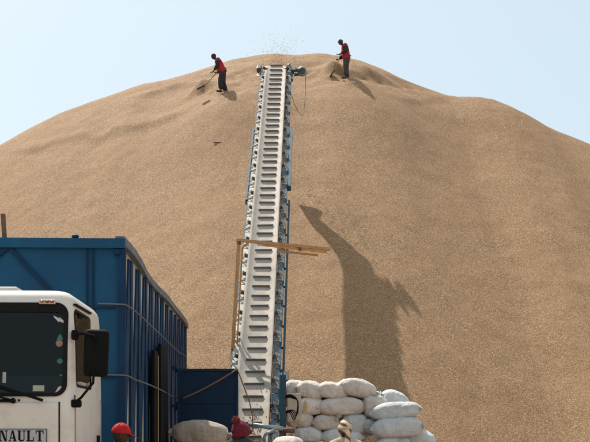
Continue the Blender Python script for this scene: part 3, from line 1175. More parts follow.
# doors: seam, window, drip rail, handle
for sg in (-1, 1):
    b = MB()
    xs = sg * 1.19
    b.poly([(xs - sg * (0.004 + 0.06 * (SW[1] - y)), y, z) for (y, z) in opening_pts(SW[0] - 0.004, SW[1] + 0.004, SW[2] - 0.004, SW[3] + 0.004, 0.05)], 0.006, (sg, 0, 0))
    b.build('door_window', M['glass_side'], truck)
    b = MB()
    o_ = opening_pts(SW[0] - 0.015, SW[1] + 0.015, SW[2] - 0.015, SW[3] + 0.015, 0.06)
    i_ = opening_pts(SW[0] + 0.012, SW[1] - 0.012, SW[2] + 0.012, SW[3] - 0.012, 0.04)
    xx = sg * 1.2
    ring = []
    for pts_, dx in ((o_, -0.015), (o_, 0.005), (i_, 0.005), (i_, -0.015)):
        ring.append([Vector((xx + sg * (dx - 0.02 * max(0, z - 1.9)), y, z)) for (y, z) in pts_])
    b.grid(ring + [ring[0]], closed=True, smooth=False)
    b.build('window_seal', M['rubber'], truck)
    b = MB()
    b.bar((sg * 1.185, 0.13, 2.915), (sg * 1.185, 0.95, 2.925), 0.03, 0.02)
    b.build('drip_rail', M['black'], truck)
    b = MB()
    b.box((sg * 1.202, 1.32, 1.52), (0.03, 0.16, 0.14), bevel=0.012)
    b.build('door_handle', M['black'], truck)
    b = MB()
    for y in (0.06, 1.46):
        b.box((sg * 1.197, y + 0.01, 1.5), (0.008, 0.012, 1.0))
    b.build('door_seam', M['black'], truck)
    b = MB()
    b.box((sg * 1.16, 0.62, 2.83), (0.02, 0.42, 0.035))
    b.build('sun_visor', M['black'], truck)
# mirrors with their arms
for sg in (-1, 1):
    b = MB()
    mx, mz, my = sg * 1.405, (EYE + (HZ - 353.5) / F * 9.6), 0.10
    b.box((mx, my, mz), (0.245, 0.09, 0.475), Matrix.Rotation(sg * 0.16, 3, 'Z') @ Matrix.Rotation(0.03, 3, 'Y'), bevel=0.042)
    mir = b.build('mirror', M['black'], truck)
    for p in mir.data.polygons:
        p.use_smooth = True
    b = MB()
    b.box((mx, my + 0.047, mz), (0.2, 0.006, 0.4), Matrix.Rotation(sg * 0.16, 3, 'Z'), bevel=0.002)
    b.build('mirror_glass', M['mirror_glass'], mir)
    b = MB()
    b.path([(sg * 1.17, 0.06, 2.60), (sg * 1.3, -0.02, 2.61), (sg * 1.39, 0.03, 2.59), (sg * 1.41, 0.04, 2.53)], 0.014)
    b.box((sg * 1.2, 0.06, 2.60), (0.07, 0.07, 0.1), bevel=0.02)
    b.build('mirror_arm', M['black'], mir)
    b = MB()
    b.path([(sg * 1.19, 0.05, 1.92), (sg * 1.27, 0.0, 1.97), (sg * 1.385, 0.03, 2.12), (sg * 1.395, 0.03, 2.25)], 0.014)
    b.box((sg * 1.215, 0.05, 1.915), (0.1, 0.08, 0.08), bevel=0.02)
    b.build('mirror_arm', M['black'], mir)
# front panels, seams, wipers, badge
b = MB()
b.box((-0.03, -0.006, 1.58), (2.16, 0.024, 0.68), bevel=0.008)
front = b.build('front_panel', M['cab_white'], truck)
b = MB()
b.box((1.057, -0.004, 1.58), (0.012, 0.012, 0.70))
b.build('seam', M['black'], front)
for sx in (0.5, -0.55):
    b = MB()
    pa = tpx(-4 if sx > 0 else -110, 400.5, VO - 0.02)
    pa.y = -0.03
    b.bar(pa + Vector((-0.25, 0, 0.0)), pa + Vector((0.16, 0, -0.002)), 0.022, 0.03)
    b.ball(pa + Vector((0.17, 0, -0.002)), 0.028)
    b.path([pa + Vector((0.17, -0.02, 0)), pa + Vector((-0.2, -0.035, 0.10)), pa + Vector((-0.5, -0.01, 0.24))], 0.011, seg=6)
    b.bar(pa + Vector((-0.35, -0.012, 0.27)), pa + Vector((0.47, -0.03, -0.0)), 0.016, 0.028)
    b.build('wiper', M['black'], truck)
b = MB()
pd = tpx(19, 400.3, VO)
b.ball((pd.x, -0.006, pd.z), 0.012)
b.build('washer_jet', M['black'], truck)

bx1 = tpx(47.2, 430, VO - 0.02).x
bz1 = tpx(47, 428.7, VO - 0.02).z
bz0 = tpx(47, 443.0, VO - 0.02).z
LW = 8.75 / 100
bx0 = bx1 - 7 * LW - 0.055
b = MB()
b.box(((bx0 + bx1) / 2, -0.024, (bz0 + bz1) / 2), (bx1 - bx0, 0.012, bz1 - bz0), bevel=0.003)
badge = b.build('badge', M['chrome'], truck)
b = MB()
for (zz, hh) in ((bz1 - 0.004, 0.008), (bz0 + 0.004, 0.008)):
    b.box(((bx0 + bx1) / 2, -0.031, zz), (bx1 - bx0, 0.004, hh))
for xx in (bx0 + 0.004, bx1 - 0.004):
    b.box((xx, -0.0312, (bz0 + bz1) / 2), (0.008, 0.004, bz1 - bz0 - 0.018))
b.build('badge_border', M['dark_steel'], badge)
# letters of the badge drawn as serif strokes in a 1 x 1 cell
T_, H_ = 0.26, 0.11


def Q(x0, y0, x1, y1):
    return [(x0, y0), (x1, y0), (x1, y1), (x0, y1)]


GLY = {
    'R': [Q(0.1, 0, 0.36, 1), Q(0.0, 0, 0.46, 0.09), Q(0.0, 0.91, 0.4, 1), Q(0.36, 0.9, 0.7, 1), Q(0.36, 0.46, 0.7, 0.56), [(0.66, 0.46), (0.9, 0.56), (0.9, 0.9), (0.66, 1)], [(0.5, 0.5), (0.68, 0.5), (1.0, 0), (0.74, 0)]],
    'E': [Q(0.1, 0, 0.36, 1), Q(0.0, 0, 0.9, 0.1), Q(0.0, 0.9, 0.88, 1), Q(0.36, 0.45, 0.66, 0.55), Q(0.8, 0.1, 0.9, 0.3), Q(0.78, 0.72, 0.88, 0.9), Q(0.6, 0.36, 0.68, 0.64)],
    'N': [Q(0.1, 0, 0.2, 1), Q(0.0, 0, 0.32, 0.08), Q(0.8, 0, 0.9, 1), Q(0.66, 0.92, 1.0, 1), Q(0.0, 0.92, 0.3, 1), [(0.14, 1), (0.42, 1), (0.9, 0), (0.66, 0)]],
    'A': [[(0.42, 1), (0.62, 1), (0.97, 0), (0.68, 0)], [(0.42, 1), (0.5, 0.86), (0.2, 0), (0.1, 0)], Q(0.27, 0.27, 0.7, 0.36), Q(0.0, 0, 0.32, 0.08), Q(0.58, 0, 1.0, 0.08)],
    'U': [Q(0.1, 0.16, 0.36, 1), Q(0.0, 0.92, 0.46, 1), Q(0.76, 0.2, 0.86, 1), Q(0.62, 0.92, 1.0, 1), [(0.1, 0.2), (0.36, 0.2), (0.5, 0.1), (0.86, 0.22), (0.74, 0.04), (0.5, -0.02), (0.24, 0.03)]],
    'L': [Q(0.1, 0, 0.38, 1), Q(0.0, 0.92, 0.48, 1), Q(0.0, 0, 0.9, 0.1), Q(0.8, 0.1, 0.9, 0.36)],
    'T': [Q(0.37, 0, 0.63, 1), Q(0.24, 0, 0.76, 0.08), Q(0.02, 0.9, 0.98, 1), Q(0.02, 0.68, 0.12, 0.92), Q(0.88, 0.68, 0.98, 0.92)],
}
b = MB()
lz = bz0 + 0.017
lh = bz1 - bz0 - 0.034
for i, ch in enumerate('RENAULT'):
    gx0 = bx0 + 0.022 + i * (LW + 0.0015)
    for j, pl in enumerate(GLY[ch]):
        b.poly([(gx0 + x * (LW - 0.008), -0.0302, lz + y * lh) for (x, y) in pl], -(0.002 + 0.0003 * j), (0, 1, 0))
b.build('badge_lettering', M['black'], badge)
# lower front: grille, bumper, headlights
b = MB()
b.box((0, 0.0, 0.98), (1.5, 0.03, 0.4), bevel=0.01)
for k in range(5):
    b.box((0, -0.02, 0.84 + k * 0.075), (1.46, 0.02, 0.03))
b.build('grille', M['black'], truck)
b = MB()
b.box((0, -0.03, 0.6), (2.42, 0.24, 0.34), bevel=0.04)
b.build('bumper', M['dark_steel'], truck)
for sg in (-1, 1):
    b = MB()
    b.box((sg * 0.95, -0.02, 0.98), (0.34, 0.05, 0.22), bevel=0.02)
    b.build('headlight', M['lamp_glass'], truck)
# cargo body
BV0, BV1 = 12.45, 22.1
BH = 4.13
Bu0, Bu1 = -4.4, -1.925
b = MB()
b.box(tl((Bu0 + Bu1) / 2, BV0 + 0.05, (1.15 + BH) / 2), (Bu1 - Bu0, 0.06, BH - 1.15))
fpan = b.build('front_bulkhead', M['blue_box'], truck)
b = MB()
b.bar(tl(Bu0 - 0.02, BV0, BH - 0.05), tl(Bu1 + 0.035, BV0, BH - 0.05), 0.10, 0.125)
b.build('top_rail', M['blue_box'], fpan)
b = MB()
for px in (87, 93):
    p = tpx(px, 300, BV0 + 0.01)
    b.box((p.x, p.y - 0.004, (1.15 + BH - 0.12) / 2), (0.022, 0.03, BH - 1.15 - 0.12))
p = tpx(120.5, 300, BV0)
b.box((p.x + 0.02, p.y, (1.15 + BH - 0.12) / 2), (0.1, 0.07, BH - 1.15 - 0.13))
b.box((tl(Bu0 + 0.05, BV0).x, p.y, (1.15 + BH - 0.12) / 2), (0.1, 0.07, BH - 1.15 - 0.13))
b.bar(tpx(9, 247, BV0), tpx(53, 294, BV0), 0.05, 0.04, (0, 1, 0))
b.bar(tpx(9, 247, BV0), tpx(-60, 300, BV0), 0.05, 0.04, (0, 1, 0))
b.bar(tpx(53, 294, BV0), tpx(72, 318, BV0), 0.05, 0.04, (0, 1, 0))
b.bar(tl(Bu0 + 0.1, BV0 + 0.004, 3.25), tl(Bu1 - 0.1, BV0 + 0.004, 3.25), 0.03, 0.03)
b.bar(tl(Bu0 + 0.1, BV0 + 0.004, 2.35), tl(Bu1 - 0.1, BV0 + 0.004, 2.35), 0.03, 0.03)
b.build('stiffener', M['blue_rib'], fpan)
b = MB()
p = tpx(117.3, 252.5, BV0 - 0.04)
b.ball(p, 0.045, seg=10, rings=6)
b.build('latch', M['blue_rib'], fpan)
b = MB()
p2 = tpx(75, 237, BV0)
b.ball(p2 + Vector((0, 0.02, 0.01)), (0.05, 0.04, 0.03), seg=8, rings=6)
b.build('latch', M['blue_rib'], fpan)
b = MB()
pp = tpx(3, 214, BV0 + 0.15)
b.bar((pp.x + 0.03, pp.y, BH - 0.1), pp, 0.05, 0.05, (0, 1, 0))
b.build('stake_post', M['rust'], truck)
for (u, name, sg) in ((Bu1, 'right', 1), (Bu0, 'left', -1)):
    b = MB()
    b.box(tl(u - sg * 0.055, (BV0 + BV1) / 2, (1.15 + BH - 0.06) / 2), (0.03, BV1 - BV0 - 0.14, BH - 1.15 - 0.06))
    sh = b.build('side_sheet', M['side_white'], truck)
    b = MB()
    rows_ = []
    for i in range(13):
        v = BV0 - 0.02 + (BV1 - BV0 + 0.04) * i / 12
        dz = 0.035 * math.sin(i * 0.8 + 1.0)
        du = 0.02 * math.sin(i * 1.3)
        x = u - sg * 0.03 + du
        ring = [tl(x - 0.06, v, BH - 0.095 + dz), tl(x + 0.06, v, BH - 0.095 + dz), tl(x + 0.06, v, BH + 0.015 + dz), tl(x - 0.06, v, BH + 0.015 + dz)]
        rows_.append(ring)
    V = b.grid(rows_, closed=True, smooth=False)
    b.bm.faces.new(V[0][::-1])
    b.bm.faces.new(V[-1])
    b.build('side_rail', M['rail_grey'], truck)
    nbay = 12
    for i in range(nbay + 1):
        v = BV0 + 0.12 + (BV1 - BV0 - 0.24) * i / nbay
        b = MB()
        b.box(tl(u - sg * 0.028, v, (1.15 + BH - 0.12) / 2), (0.05, 0.19, BH - 1.15 - 0.12))
        b.build('rib', M['blue_rib'], truck)
    b = MB()
    for i in range(nbay):
        va = BV0 + 0.18 + (BV1 - BV0 - 0.24) * i / nbay
        vb = BV0 + 0.06 + (BV1 - BV0 - 0.24) * (i + 1) / nbay
        b.bar(tl(u - sg * 0.03, vb - 0.03, BH - 0.15), tl(u - sg * 0.03, va + 0.10, 1.3), 0.26, 0.03, (1, 0, 0))
    b.build('diagonal_brace', M['blue_rib'], truck)
    b = MB()
    b.box(tl(u - sg * 0.05, (BV0 + BV1) / 2, 1.12), (0.14, BV1 - BV0, 0.14))
    b.build('side_sill', M['blue_rib'], truck)
b = MB()
b.box(tl((Bu0 + Bu1) / 2, BV1 - 0.04, (1.15 + BH) / 2), (Bu1 - Bu0 - 0.1, 0.06, BH - 1.15 - 0.04))
b.build('tailboard', M['blue_box'], truck)
b = MB()
b.box(tl((Bu0 + Bu1) / 2, (BV0 + BV1) / 2, 1.1), (Bu1 - Bu0 - 0.16, BV1 - BV0 - 0.1, 0.08))
b.build('cargo_floor', M['wood'], truck)
# dark side door leaves folded against the ribs
DT = 3.06
for (va, vb, top, off) in ((15.15, 15.62, 2.93, 0.04), (15.95, 17.05, 3.1, 0.05)):
    b = MB()
    b.box(tl(Bu1 + off + 0.025, (va + vb) / 2, (1.15 + top) / 2), (0.05, vb - va, top - 1.15), bevel=0.006)
    b.build('side_door', M['black'], truck)
b = MB()
b.bar(tl(Bu1 + 0.045, 15.78, 1.2), tl(Bu1 + 0.045, 15.76, 2.88), 0.07, 0.05, (0, 1, 0))
b.build('door_post', M['wood_pale'], truck)
# door leaf swung out square to the side
DV = 17.7
gx0_, gx1_ = tpx(177.5, 400, DV).x, tpx(238.3, 400, DV).x
gz = tpx(200, 368.7, DV).z
b = MB()
b.box(((gx0_ + gx1_) / 2, DV - VO, (1.1 + gz) / 2), (gx1_ - gx0_, 0.04, gz - 1.1))
sd = b.build('side_door', M['blue_door'], truck)
tag(sd, 'navy blue side door swung wide open')
b = MB()
w_ = 0.045
b.box(((gx0_ + gx1_) / 2, DV - VO - 0.03, gz - w_ / 2), (gx1_ - gx0_, 0.022, w_))
b.box((gx1_ - w_ / 2, DV - VO - 0.03, (1.1 + gz - w_) / 2), (w_, 0.022, gz - 1.1 - w_))
b.box((gx0_ + w_ / 2, DV - VO - 0.03, (1.1 + gz - w_) / 2), (w_, 0.022, gz - 1.1 - w_))
b.box(((gx0_ + gx1_) / 2, DV - VO - 0.028, gz - 0.62), (gx1_ - gx0_ - 0.1, 0.016, 0.03))
b.build('door_frame', M['blue_rib'], sd)
b = MB()
for z in (1.4, 2.1, 2.8):
    b.tube((gx0_ - 0.03, DV - VO, z - 0.08), (gx0_ - 0.03, DV - VO, z + 0.08), 0.025)
    b.box((gx0_ - 0.06, DV - VO, z), (0.09, 0.03, 0.06))
b.build('hinge', M['blue_rib'], sd)


# ropes round the body
def sag(a, c, n, d):
    return [Vector(a).lerp(Vector(c), i / n) + Vector((0, 0, -d * math.sin(PI * i / n))) for i in range(n + 1)]


def side_pt(px, py, off=0.075):
    u = Bu1 + off
    # along the side plane: find v so that the pixel column matches
    lo, hi = BV0, BV1 + 1
    for _ in range(50):
        m_ = (lo + hi) / 2
        w = TU * u + TV * m_
        if CX + F * w.x / w.y < px:
            lo = m_
        else:
            hi = m_
    w = TU * u + TV * m_
    return tl(u, m_, EYE + (HZ - py) / F * w.y)


b = MB()
p = [tpx(98, 303.5, BV0 - 0.06), tpx(115, 304, BV0 - 0.06), tpx(124.5, 304.5, BV0 - 0.04)]
p += [side_pt(127, 306), side_pt(135, 311), side_pt(143, 318), side_pt(152, 327), side_pt(162, 336), side_pt(172, 346), side_pt(180, 353), side_pt(187, 357)]
b.path(p, 0.011, seg=6)
b.build('tie_rope', M['rope'], truck)
b = MB()
p = [tpx(98, 374.5, BV0 - 0.06), tpx(115, 375, BV0 - 0.06), tpx(124.5, 375.2, BV0 - 0.04)]
p += [side_pt(127, 376), side_pt(136, 380), side_pt(143.5, 382.5), side_pt(150, 385, 0.12), side_pt(161, 390, 0.13), side_pt(168, 394), side_pt(174, 397.3)]
b.path(p, 0.011, seg=6)
b.build('tie_rope', M['rope'], truck)
b = MB()
a_ = side_pt(174, 397.3)
c_ = tpx(183, 398.5, DV - 0.12)
d_ = tpx(237.3, 369, DV - 0.06)
b.path([a_, c_] + sag(c_, d_, 8, 0.03)[1:], 0.017, seg=6)
b.path([d_, tpx(243, 384, DV - 0.1), tpx(249.5, 402, DV - 0.2), tpx(252.5, 415, DV - 0.25), tpx(253, 432, DV - 0.3)], 0.012, seg=6)
b.build('door_rope', M['rope_brown'], truck)
# chassis, wheels
b = MB()
for x in (-0.42, 0.42):
    b.box((x, (22.0 - VO) / 2 + 0.2, 0.9), (0.1, 22.0 - VO - 0.4, 0.26))
for y in (0.6, 3.2, 6.5, 9.5, 12.0):
    b.box((0, y, 0.9), (0.84, 0.12, 0.2))
b.build('chassis', M['dark_steel'], truck)
b = MB()
b.tube((0.75, 2.2, 0.95), (0.75, 2.2, 2.7), 0.06)
b.box((0.7, 2.15, 0.95), (0.5, 0.4, 0.5), bevel=0.03)
b.build('exhaust_stack', M['dark_steel'], truck)
for (y, dual) in ((0.85, False), (8.6, True), (9.95, True)):
    for sg in (-1, 1):
        b = MB()
        wd = 0.5 if dual else 0.28
        xo = sg * (1.02 if not dual else 0.9)
        b.tube((xo - wd / 2, y, 0.5), (xo + wd / 2, y, 0.5), 0.5, seg=30)
        wh = b.build('wheel', M['rubber'], truck)
        b = MB()
        b.tube((xo + sg * wd / 2 - sg * 0.02, y, 0.5), (xo + sg * wd / 2 + sg * 0.02, y, 0.5), 0.28, 0.22, seg=22)
        b.tube((xo + sg * wd / 2, y, 0.5), (xo + sg * wd / 2 + sg * 0.07, y, 0.5), 0.11, seg=14)
        b.build('rim', M['galv'], wh)


# ------------------------------------------------------------------ sacks
def sack_mesh(name, seed, tied=0, sewn=True):
    """unit sack: x -0.5..0.5, y -0.5..0.5, z -0.5..0.5; tied: -1, 0, 1 which end is gathered"""
    rnd = random.Random(seed)
    nx_, nr = 44, 40
    ph = [rnd.uniform(0, 6.28) for _ in range(8)]
    off = Vector((rnd.uniform(0, 50), rnd.uniform(0, 50), rnd.uniform(0, 50)))
    rows = []
    for i in range(nx_ + 1):
        t = -1 + 2 * i / nx_
        a = abs(t)
        end = 1 if t > 0 else -1
        if tied == end:
            k = max(0.0, 1 - a ** 2.6)
            w = 0.5 * k ** 0.6
            h = 0.5 * k ** 0.6
            if a > 0.9:                                   # gathered neck that flares out again
                q = (a - 0.9) / 0.1
                w = max(0.07 + 0.10 * q, 0.0)
                h = max(0.06 + 0.06 * q, 0.0)
                if a < 0.945:
                    w, h = 0.075, 0.07
        else:
            w = 0.5 * max(0.0, 1 - a ** 3.6) ** 0.48 * 0.93 + 0.05 * (1 - a ** 8)
            h = 0.5 * max(0.0, 1 - a ** 3.0) ** 0.68
            w = max(w, 0.40 if a > 0.93 else w)
            h = max(h, 0.025)
        ring = []
        for j in range(nr):
            th = 2 * PI * j / nr
            cy, cz = math.cos(th), math.sin(th)
            e = 0.70
            y = w * math.copysign(abs(cy) ** e, cy)
            z = h * math.copysign(abs(cz) ** e, cz)
            p = Vector((t * 0.5, y, z))
            n = mnoise.noise(Vector((t * 2.0, cy * 1.1, cz * 1.1)) + off) * 0.075 + mnoise.noise(Vector((t * 5.0, cy * 2.4, cz * 2.4)) + off) * 0.03
            rd_ = mnoise.noise(Vector((t * 3.2 + cz * 0.8, cy * 3.0 - t, cz * 3.0)) + off)
            n -= 0.05 * max(0.0, 1 - abs(rd_) * 7)               # creases
            # pleats running in from the ends
            pl = 0.016 * math.sin(th * 9 + ph[0] + 2 * t) * max(0, a - 0.45) + 0.012 * math.sin(th * 15 + ph[1]) * max(0, a - 0.6)
            f = 1 + (n + pl * 2.2) * (1 - a ** 8)
            p.y *= f
            p.z *= f
            p.z += 0.05 * mnoise.noise(Vector((t * 1.4, 3.0, 0)) + off)          # slump
            if p.z < -0.36:
                p.z = -0.36 - (abs(p.z) - 0.36) * 0.35
            ring.append(p)
        rows.append(ring)
    b = MB()
    V = b.grid(rows, closed=True)
    b.bm.faces.new(V[0][::-1])
    b.bm.faces.new(V[-1])
    bmesh.ops.recalc_face_normals(b.bm, faces=b.bm.faces)
    me = bpy.data.meshes.new(name)
    b.bm.to_mesh(me)
    b.bm.free()
    return me


SM = [sack_mesh('sack_plain', 1), sack_mesh('sack_plain', 2), sack_mesh('sack_plain', 3), sack_mesh('sack_tied', 4, 1), sack_mesh('sack_tied', 5, -1), sack_mesh('sack_tied', 6, 1)]
SM_MAT = {}
TIE = {3: 1, 4: -1, 5: 1}
TIE_ME = {}


def sack(px, py, wpx, hpx, D, label, var=0, mat='sack_warm', tilt=0.0, yaw=0.0, depth=0.55, group='sacks stacked at the foot of the hill', roll=0.0):
    key = (var, mat)
    if key not in SM_MAT:
        m_ = SM[var].copy()
        m_.materials.append(M[mat])
        SM_MAT[key] = m_
    o = bpy.data.objects.new('sack', SM_MAT[key])
    COL.objects.link(o)
    p = at(px, py, D)
    o.location = p
    o.scale = (wpx / F * D * 1.02, depth, hpx / F * D / 0.93 * 1.04)
    o.rotation_euler = (math.radians(roll), math.radians(tilt), math.radians(yaw))
    if var in TIE:
        if var not in TIE_ME:
            end = TIE[var]
            q = MB()
            rows = []
            for (x, r_) in ((0.45, 0.085), (0.475, 0.075), (0.50, 0.11), (0.535, 0.17), (0.55, 0.15)):
                rows.append([(end * x, r_ * math.cos(2 * PI * k / 18) * (1 + 0.2 * math.sin(k * 2.3)), r_ * math.sin(2 * PI * k / 18) * (1 + 0.25 * math.cos(k * 1.7)) - 0.02) for k in range(18)])
            V = q.grid(rows, closed=True)
            q.bm.faces.new(V[-1])
            t_ = q.build('tied_end', M['twine'])
            TIE_ME[var] = t_.data
            bpy.data.objects.remove(t_)
        t_ = bpy.data.objects.new('tied_end', TIE_ME[var])
        COL.objects.link(t_)
        t_.parent = o
    return tag(o, label, 'sack', group)


D0 = 19.7
# visible courses, top to bottom
sack(294, 389, 22, 17, D0 + 0.2, 'pale sack at the left end of the top row, half hidden by the conveyor frame', 1, 'sack_warm', 4, 8)
sack(311, 391, 30, 18, D0, 'plump pinkish sack in the top row just right of the conveyor cabinet', 3, 'sack_warm', 14, -6)
sack(333, 391.5, 33, 17.5, D0 - 0.05, 'rounded sack in the middle of the top row, with a tapered right end', 5, 'sack_warm', 9, 4)
sack(357, 389.5, 41, 19, D0, 'highest sack of the stack, wedge shaped and tied at its right end', 3, 'sack_warm', 12, 12)
sack(310, 407, 30, 18, D0 - 0.05, 'second row sack with a yellow stripe beside the cabinet', 0, 'sack_warm', -2, 5)
sack(341, 407, 50, 18.5, D0 - 0.12, 'long flat sack in the second row under the rounded and wedge shaped ones', 2, 'sack_warm', -2, 3)
sack(374, 406.5, 24, 25, D0 - 0.1, 'round end of a sack pointing outwards, with a gathered top', 1, 'sack_warm', 86, 10, 0.5)
sack(394, 401, 30, 17, D0 + 0.35, 'pointed sack poking up behind the two bluish sacks', 4, 'sack_cool', 24, 14)
sack(395.5, 411.5, 52, 17.5, D0 - 0.45, 'upper of the two long bluish sacks on the right', 0, 'sack_cool', -6, -6, 0.5)
sack(397, 427.5, 53, 22, D0 - 0.5, 'lower of the two long bluish sacks, with a dirty band', 2, 'sack_cool', -5, -4, 0.55)
sack(300, 420.5, 30, 16, D0 - 0.1, 'third row sack tied at its right end, behind the cabinet', 3, 'sack_warm', 0, -3)
sack(326, 422.5, 29, 16, D0 - 0.12, 'small third row sack left of the person in the headscarf', 5, 'sack_warm', -4, 6)
sack(355, 423.5, 28, 20, D0 - 0.1, 'third row sack right of the person in the headscarf', 1, 'sack_cool', 8, -10)
sack(370.5, 427, 15, 20, D0 - 0.2, 'narrow sack end squeezed beside the lower bluish sack', 4, 'sack_cool', -70, 15, 0.45)
sack(307, 434.5, 33, 16, D0 - 0.12, 'fourth row greyish sack beneath the cabinet', 2, 'sack_cool', 2, 2)
sack(342, 437, 44, 17, D0 - 0.15, 'fourth row sack behind the shoulders of the person in the headscarf', 0, 'sack_cool', 2, -3)
sack(393, 444, 36, 18, D0 - 0.4, 'half seen sack under the two long bluish ones', 0, 'sack_cool', -3, 4)
sack(420, 442, 34, 25, D0 - 0.3, 'sloping sack at the far right bottom of the stack', 5, 'sack_cool', 32, -6)
# sacks of the row behind, seen dimly through the gaps
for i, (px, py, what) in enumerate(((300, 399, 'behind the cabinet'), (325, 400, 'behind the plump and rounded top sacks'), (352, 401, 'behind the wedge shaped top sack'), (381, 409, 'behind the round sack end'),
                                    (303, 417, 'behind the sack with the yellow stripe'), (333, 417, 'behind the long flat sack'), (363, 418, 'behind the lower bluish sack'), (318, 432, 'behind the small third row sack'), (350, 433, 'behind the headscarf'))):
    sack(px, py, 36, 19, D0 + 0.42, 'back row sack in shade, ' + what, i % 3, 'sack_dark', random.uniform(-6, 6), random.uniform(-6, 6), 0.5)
# knots of twine between them
b = MB()
b.ball(at(338.5, 417, D0 - 0.45), (0.05, 0.04, 0.04), seg=8, rings=6)
b.ball(at(336.5, 419.5, D0 - 0.45), (0.035, 0.04, 0.05), seg=8, rings=6)
b.path([at(336, 416, D0 - 0.45), at(340, 414.5, D0 - 0.46), at(342, 417, D0 - 0.45)], 0.015)
tag(b.build('twine_knot', M['sack_dark']), 'scrap of knotted sack cloth between the second and third rows', 'knot')
b = MB()
q0 = at(305.3, 399, D0 - 0.385)
b.box(at(305.3, 406.5, D0 - 0.355), (0.035, 0.012, 0.24), Matrix.Rotation(0.0, 3, 'X'), bevel=0.003)
tag(b.build('yellow_strap', M['yellow_print']), 'yellow strap hanging on the sack next to the cabinet', 'strap')
# lower courses that carry them
words = ['first', 'second', 'third', 'fourth', 'fifth']
for r in range(4):
    z = 0.17 + r * 0.335
    for k in range(4 if r < 3 else 4):
        X = 0.15 + k * 0.83 + (0.12 if r % 2 else 0)
        o = sack(300, 430, 44, 17.5, D0 - 0.1, f'buried sack {words[k]} from the conveyor in the {words[r]} course above the ground', (r + k) % 3, 'sack_warm' if (r + k) % 2 else 'sack_cool', 0, random.uniform(-5, 5), 0.62)
        o.location = (X, D0 - 0.1 + random.uniform(-0.05, 0.05), z)
        o.scale = (0.9, 0.62, 0.38)
    if True:
        o = sack(300, 430, 44, 17.5, D0 - 0.1, f'outward lying sack at the right flank in the {words[r]} course above the ground', 1, 'sack_warm', 0, 80, 0.5)
        o.location = (2.75 - 0.14 * r, D0 - 0.55, z)
        o.scale = (0.9, 0.62, 0.38)
# dark sack by the open truck door and the ones carrying it
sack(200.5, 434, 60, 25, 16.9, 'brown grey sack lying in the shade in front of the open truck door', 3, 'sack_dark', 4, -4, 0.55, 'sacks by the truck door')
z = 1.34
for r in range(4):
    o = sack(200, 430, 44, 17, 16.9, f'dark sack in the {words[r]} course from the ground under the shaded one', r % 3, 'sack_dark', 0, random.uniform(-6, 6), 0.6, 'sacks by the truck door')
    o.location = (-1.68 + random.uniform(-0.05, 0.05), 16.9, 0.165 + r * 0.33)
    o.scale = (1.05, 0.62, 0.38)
# sunlit sack in front of the conveyor foot
sack(288, 448, 30, 22, 14.2, 'sunlit cream sack end at the lower edge beside the conveyor foot', 1, 'sack_warm', 0, 70, 0.45, 'sacks by the conveyor foot')
for r in range(4):
    o = sack(288, 430, 44, 17, 14.2, f'pale sack in the {words[r]} course from the ground beside the conveyor foot', r % 3, 'sack_warm', 0, random.uniform(-8, 8), 0.6, 'sacks by the conveyor foot')
    o.location = (-0.1, 14.25, 0.16 + r * 0.305)
    o.scale = (0.95, 0.6, 0.35)


# ------------------------------------------------------------------ people
def skin_mesh(name, verts, edges, radii, mat, parent, root=0, sub=2, loc=None):
    me = bpy.data.meshes.new(name)
    me.from_pydata([tuple(v) for v in verts], edges, [])
    o = link(name, me, mat, parent)
    md = o.modifiers.new('skin', 'SKIN')
    md.use_smooth_shade = True
    lay = me.skin_vertices[0].data if me.skin_vertices else None
    if lay is None:
        bpy.context.view_layer.update()
        lay = me.skin_vertices[0].data
    for i, r in enumerate(radii):
        r = (r, r) if isinstance(r, (int, float)) else r
        lay[i].radius = r
        lay[i].use_root = (i == root)
    sb = o.modifiers.new('sub', 'SUBSURF')
    sb.levels = sub
    sb.render_levels = sub
    bake(o)
    for p in o.data.polygons:
        p.use_smooth = True
    return o


def head_bm(bm, c, R):
    """a head with brow, eye hollows, nose, mouth and ears; local +y is the face"""
    c = Vector(c)
    seg, rings = 28, 22
    grid_ = []
    for i in range(rings + 1):
        th = PI * i / rings
        row = []
        for k in range(seg):
            ph = 2 * PI * k / seg
            x, y, z = math.sin(th) * math.cos(ph), math.sin(th) * math.sin(ph), math.cos(th)
            px, py, pz = x * 0.074, y * 0.094, z * 0.118
            if z < 0:
                px *= 1 - 0.28 * (-z) ** 1.3
                if y < 0:
                    py *= 1 - 0.30 * (-z)
            if y > 0:
                py *= 0.94
                g_ = math.exp(-((px / 0.013) ** 2)) * math.exp(-(((pz + 0.022) / 0.028) ** 2))
                py += 0.022 * g_                                             # nose
                for s in (-1, 1):
                    py -= 0.012 * math.exp(-(((px - s * 0.031) / 0.014) ** 2 + ((pz - 0.006) / 0.012) ** 2))
                py += 0.005 * math.exp(-((pz - 0.030) / 0.011) ** 2)         # brow
                py += 0.006 * math.exp(-((px / 0.022) ** 2 + ((pz + 0.062) / 0.009) ** 2))
                py -= 0.006 * math.exp(-((px / 0.024) ** 2 + ((pz + 0.0625) / 0.003) ** 2))
            row.append(bm.verts.new(c + R @ Vector((px, py, pz))))
        grid_.append(row)
    for A, B in zip(grid_, grid_[1:]):
        for k in range(seg):
            j = (k + 1) % seg
            try:
                bm.faces.new((A[k], B[k], B[j], A[j])).smooth = True
            except ValueError:
                pass
    for s in (-1, 1):
        m_ = MB()
        m_.bm.free()
        m_.bm = bm
        m_.ball(c + R @ Vector((s * 0.076, -0.008, -0.008)), (0.012, 0.02, 0.033), R, seg=8, rings=6)
    bmesh.ops.remove_doubles(bm, verts=bm.verts, dist=1e-5)


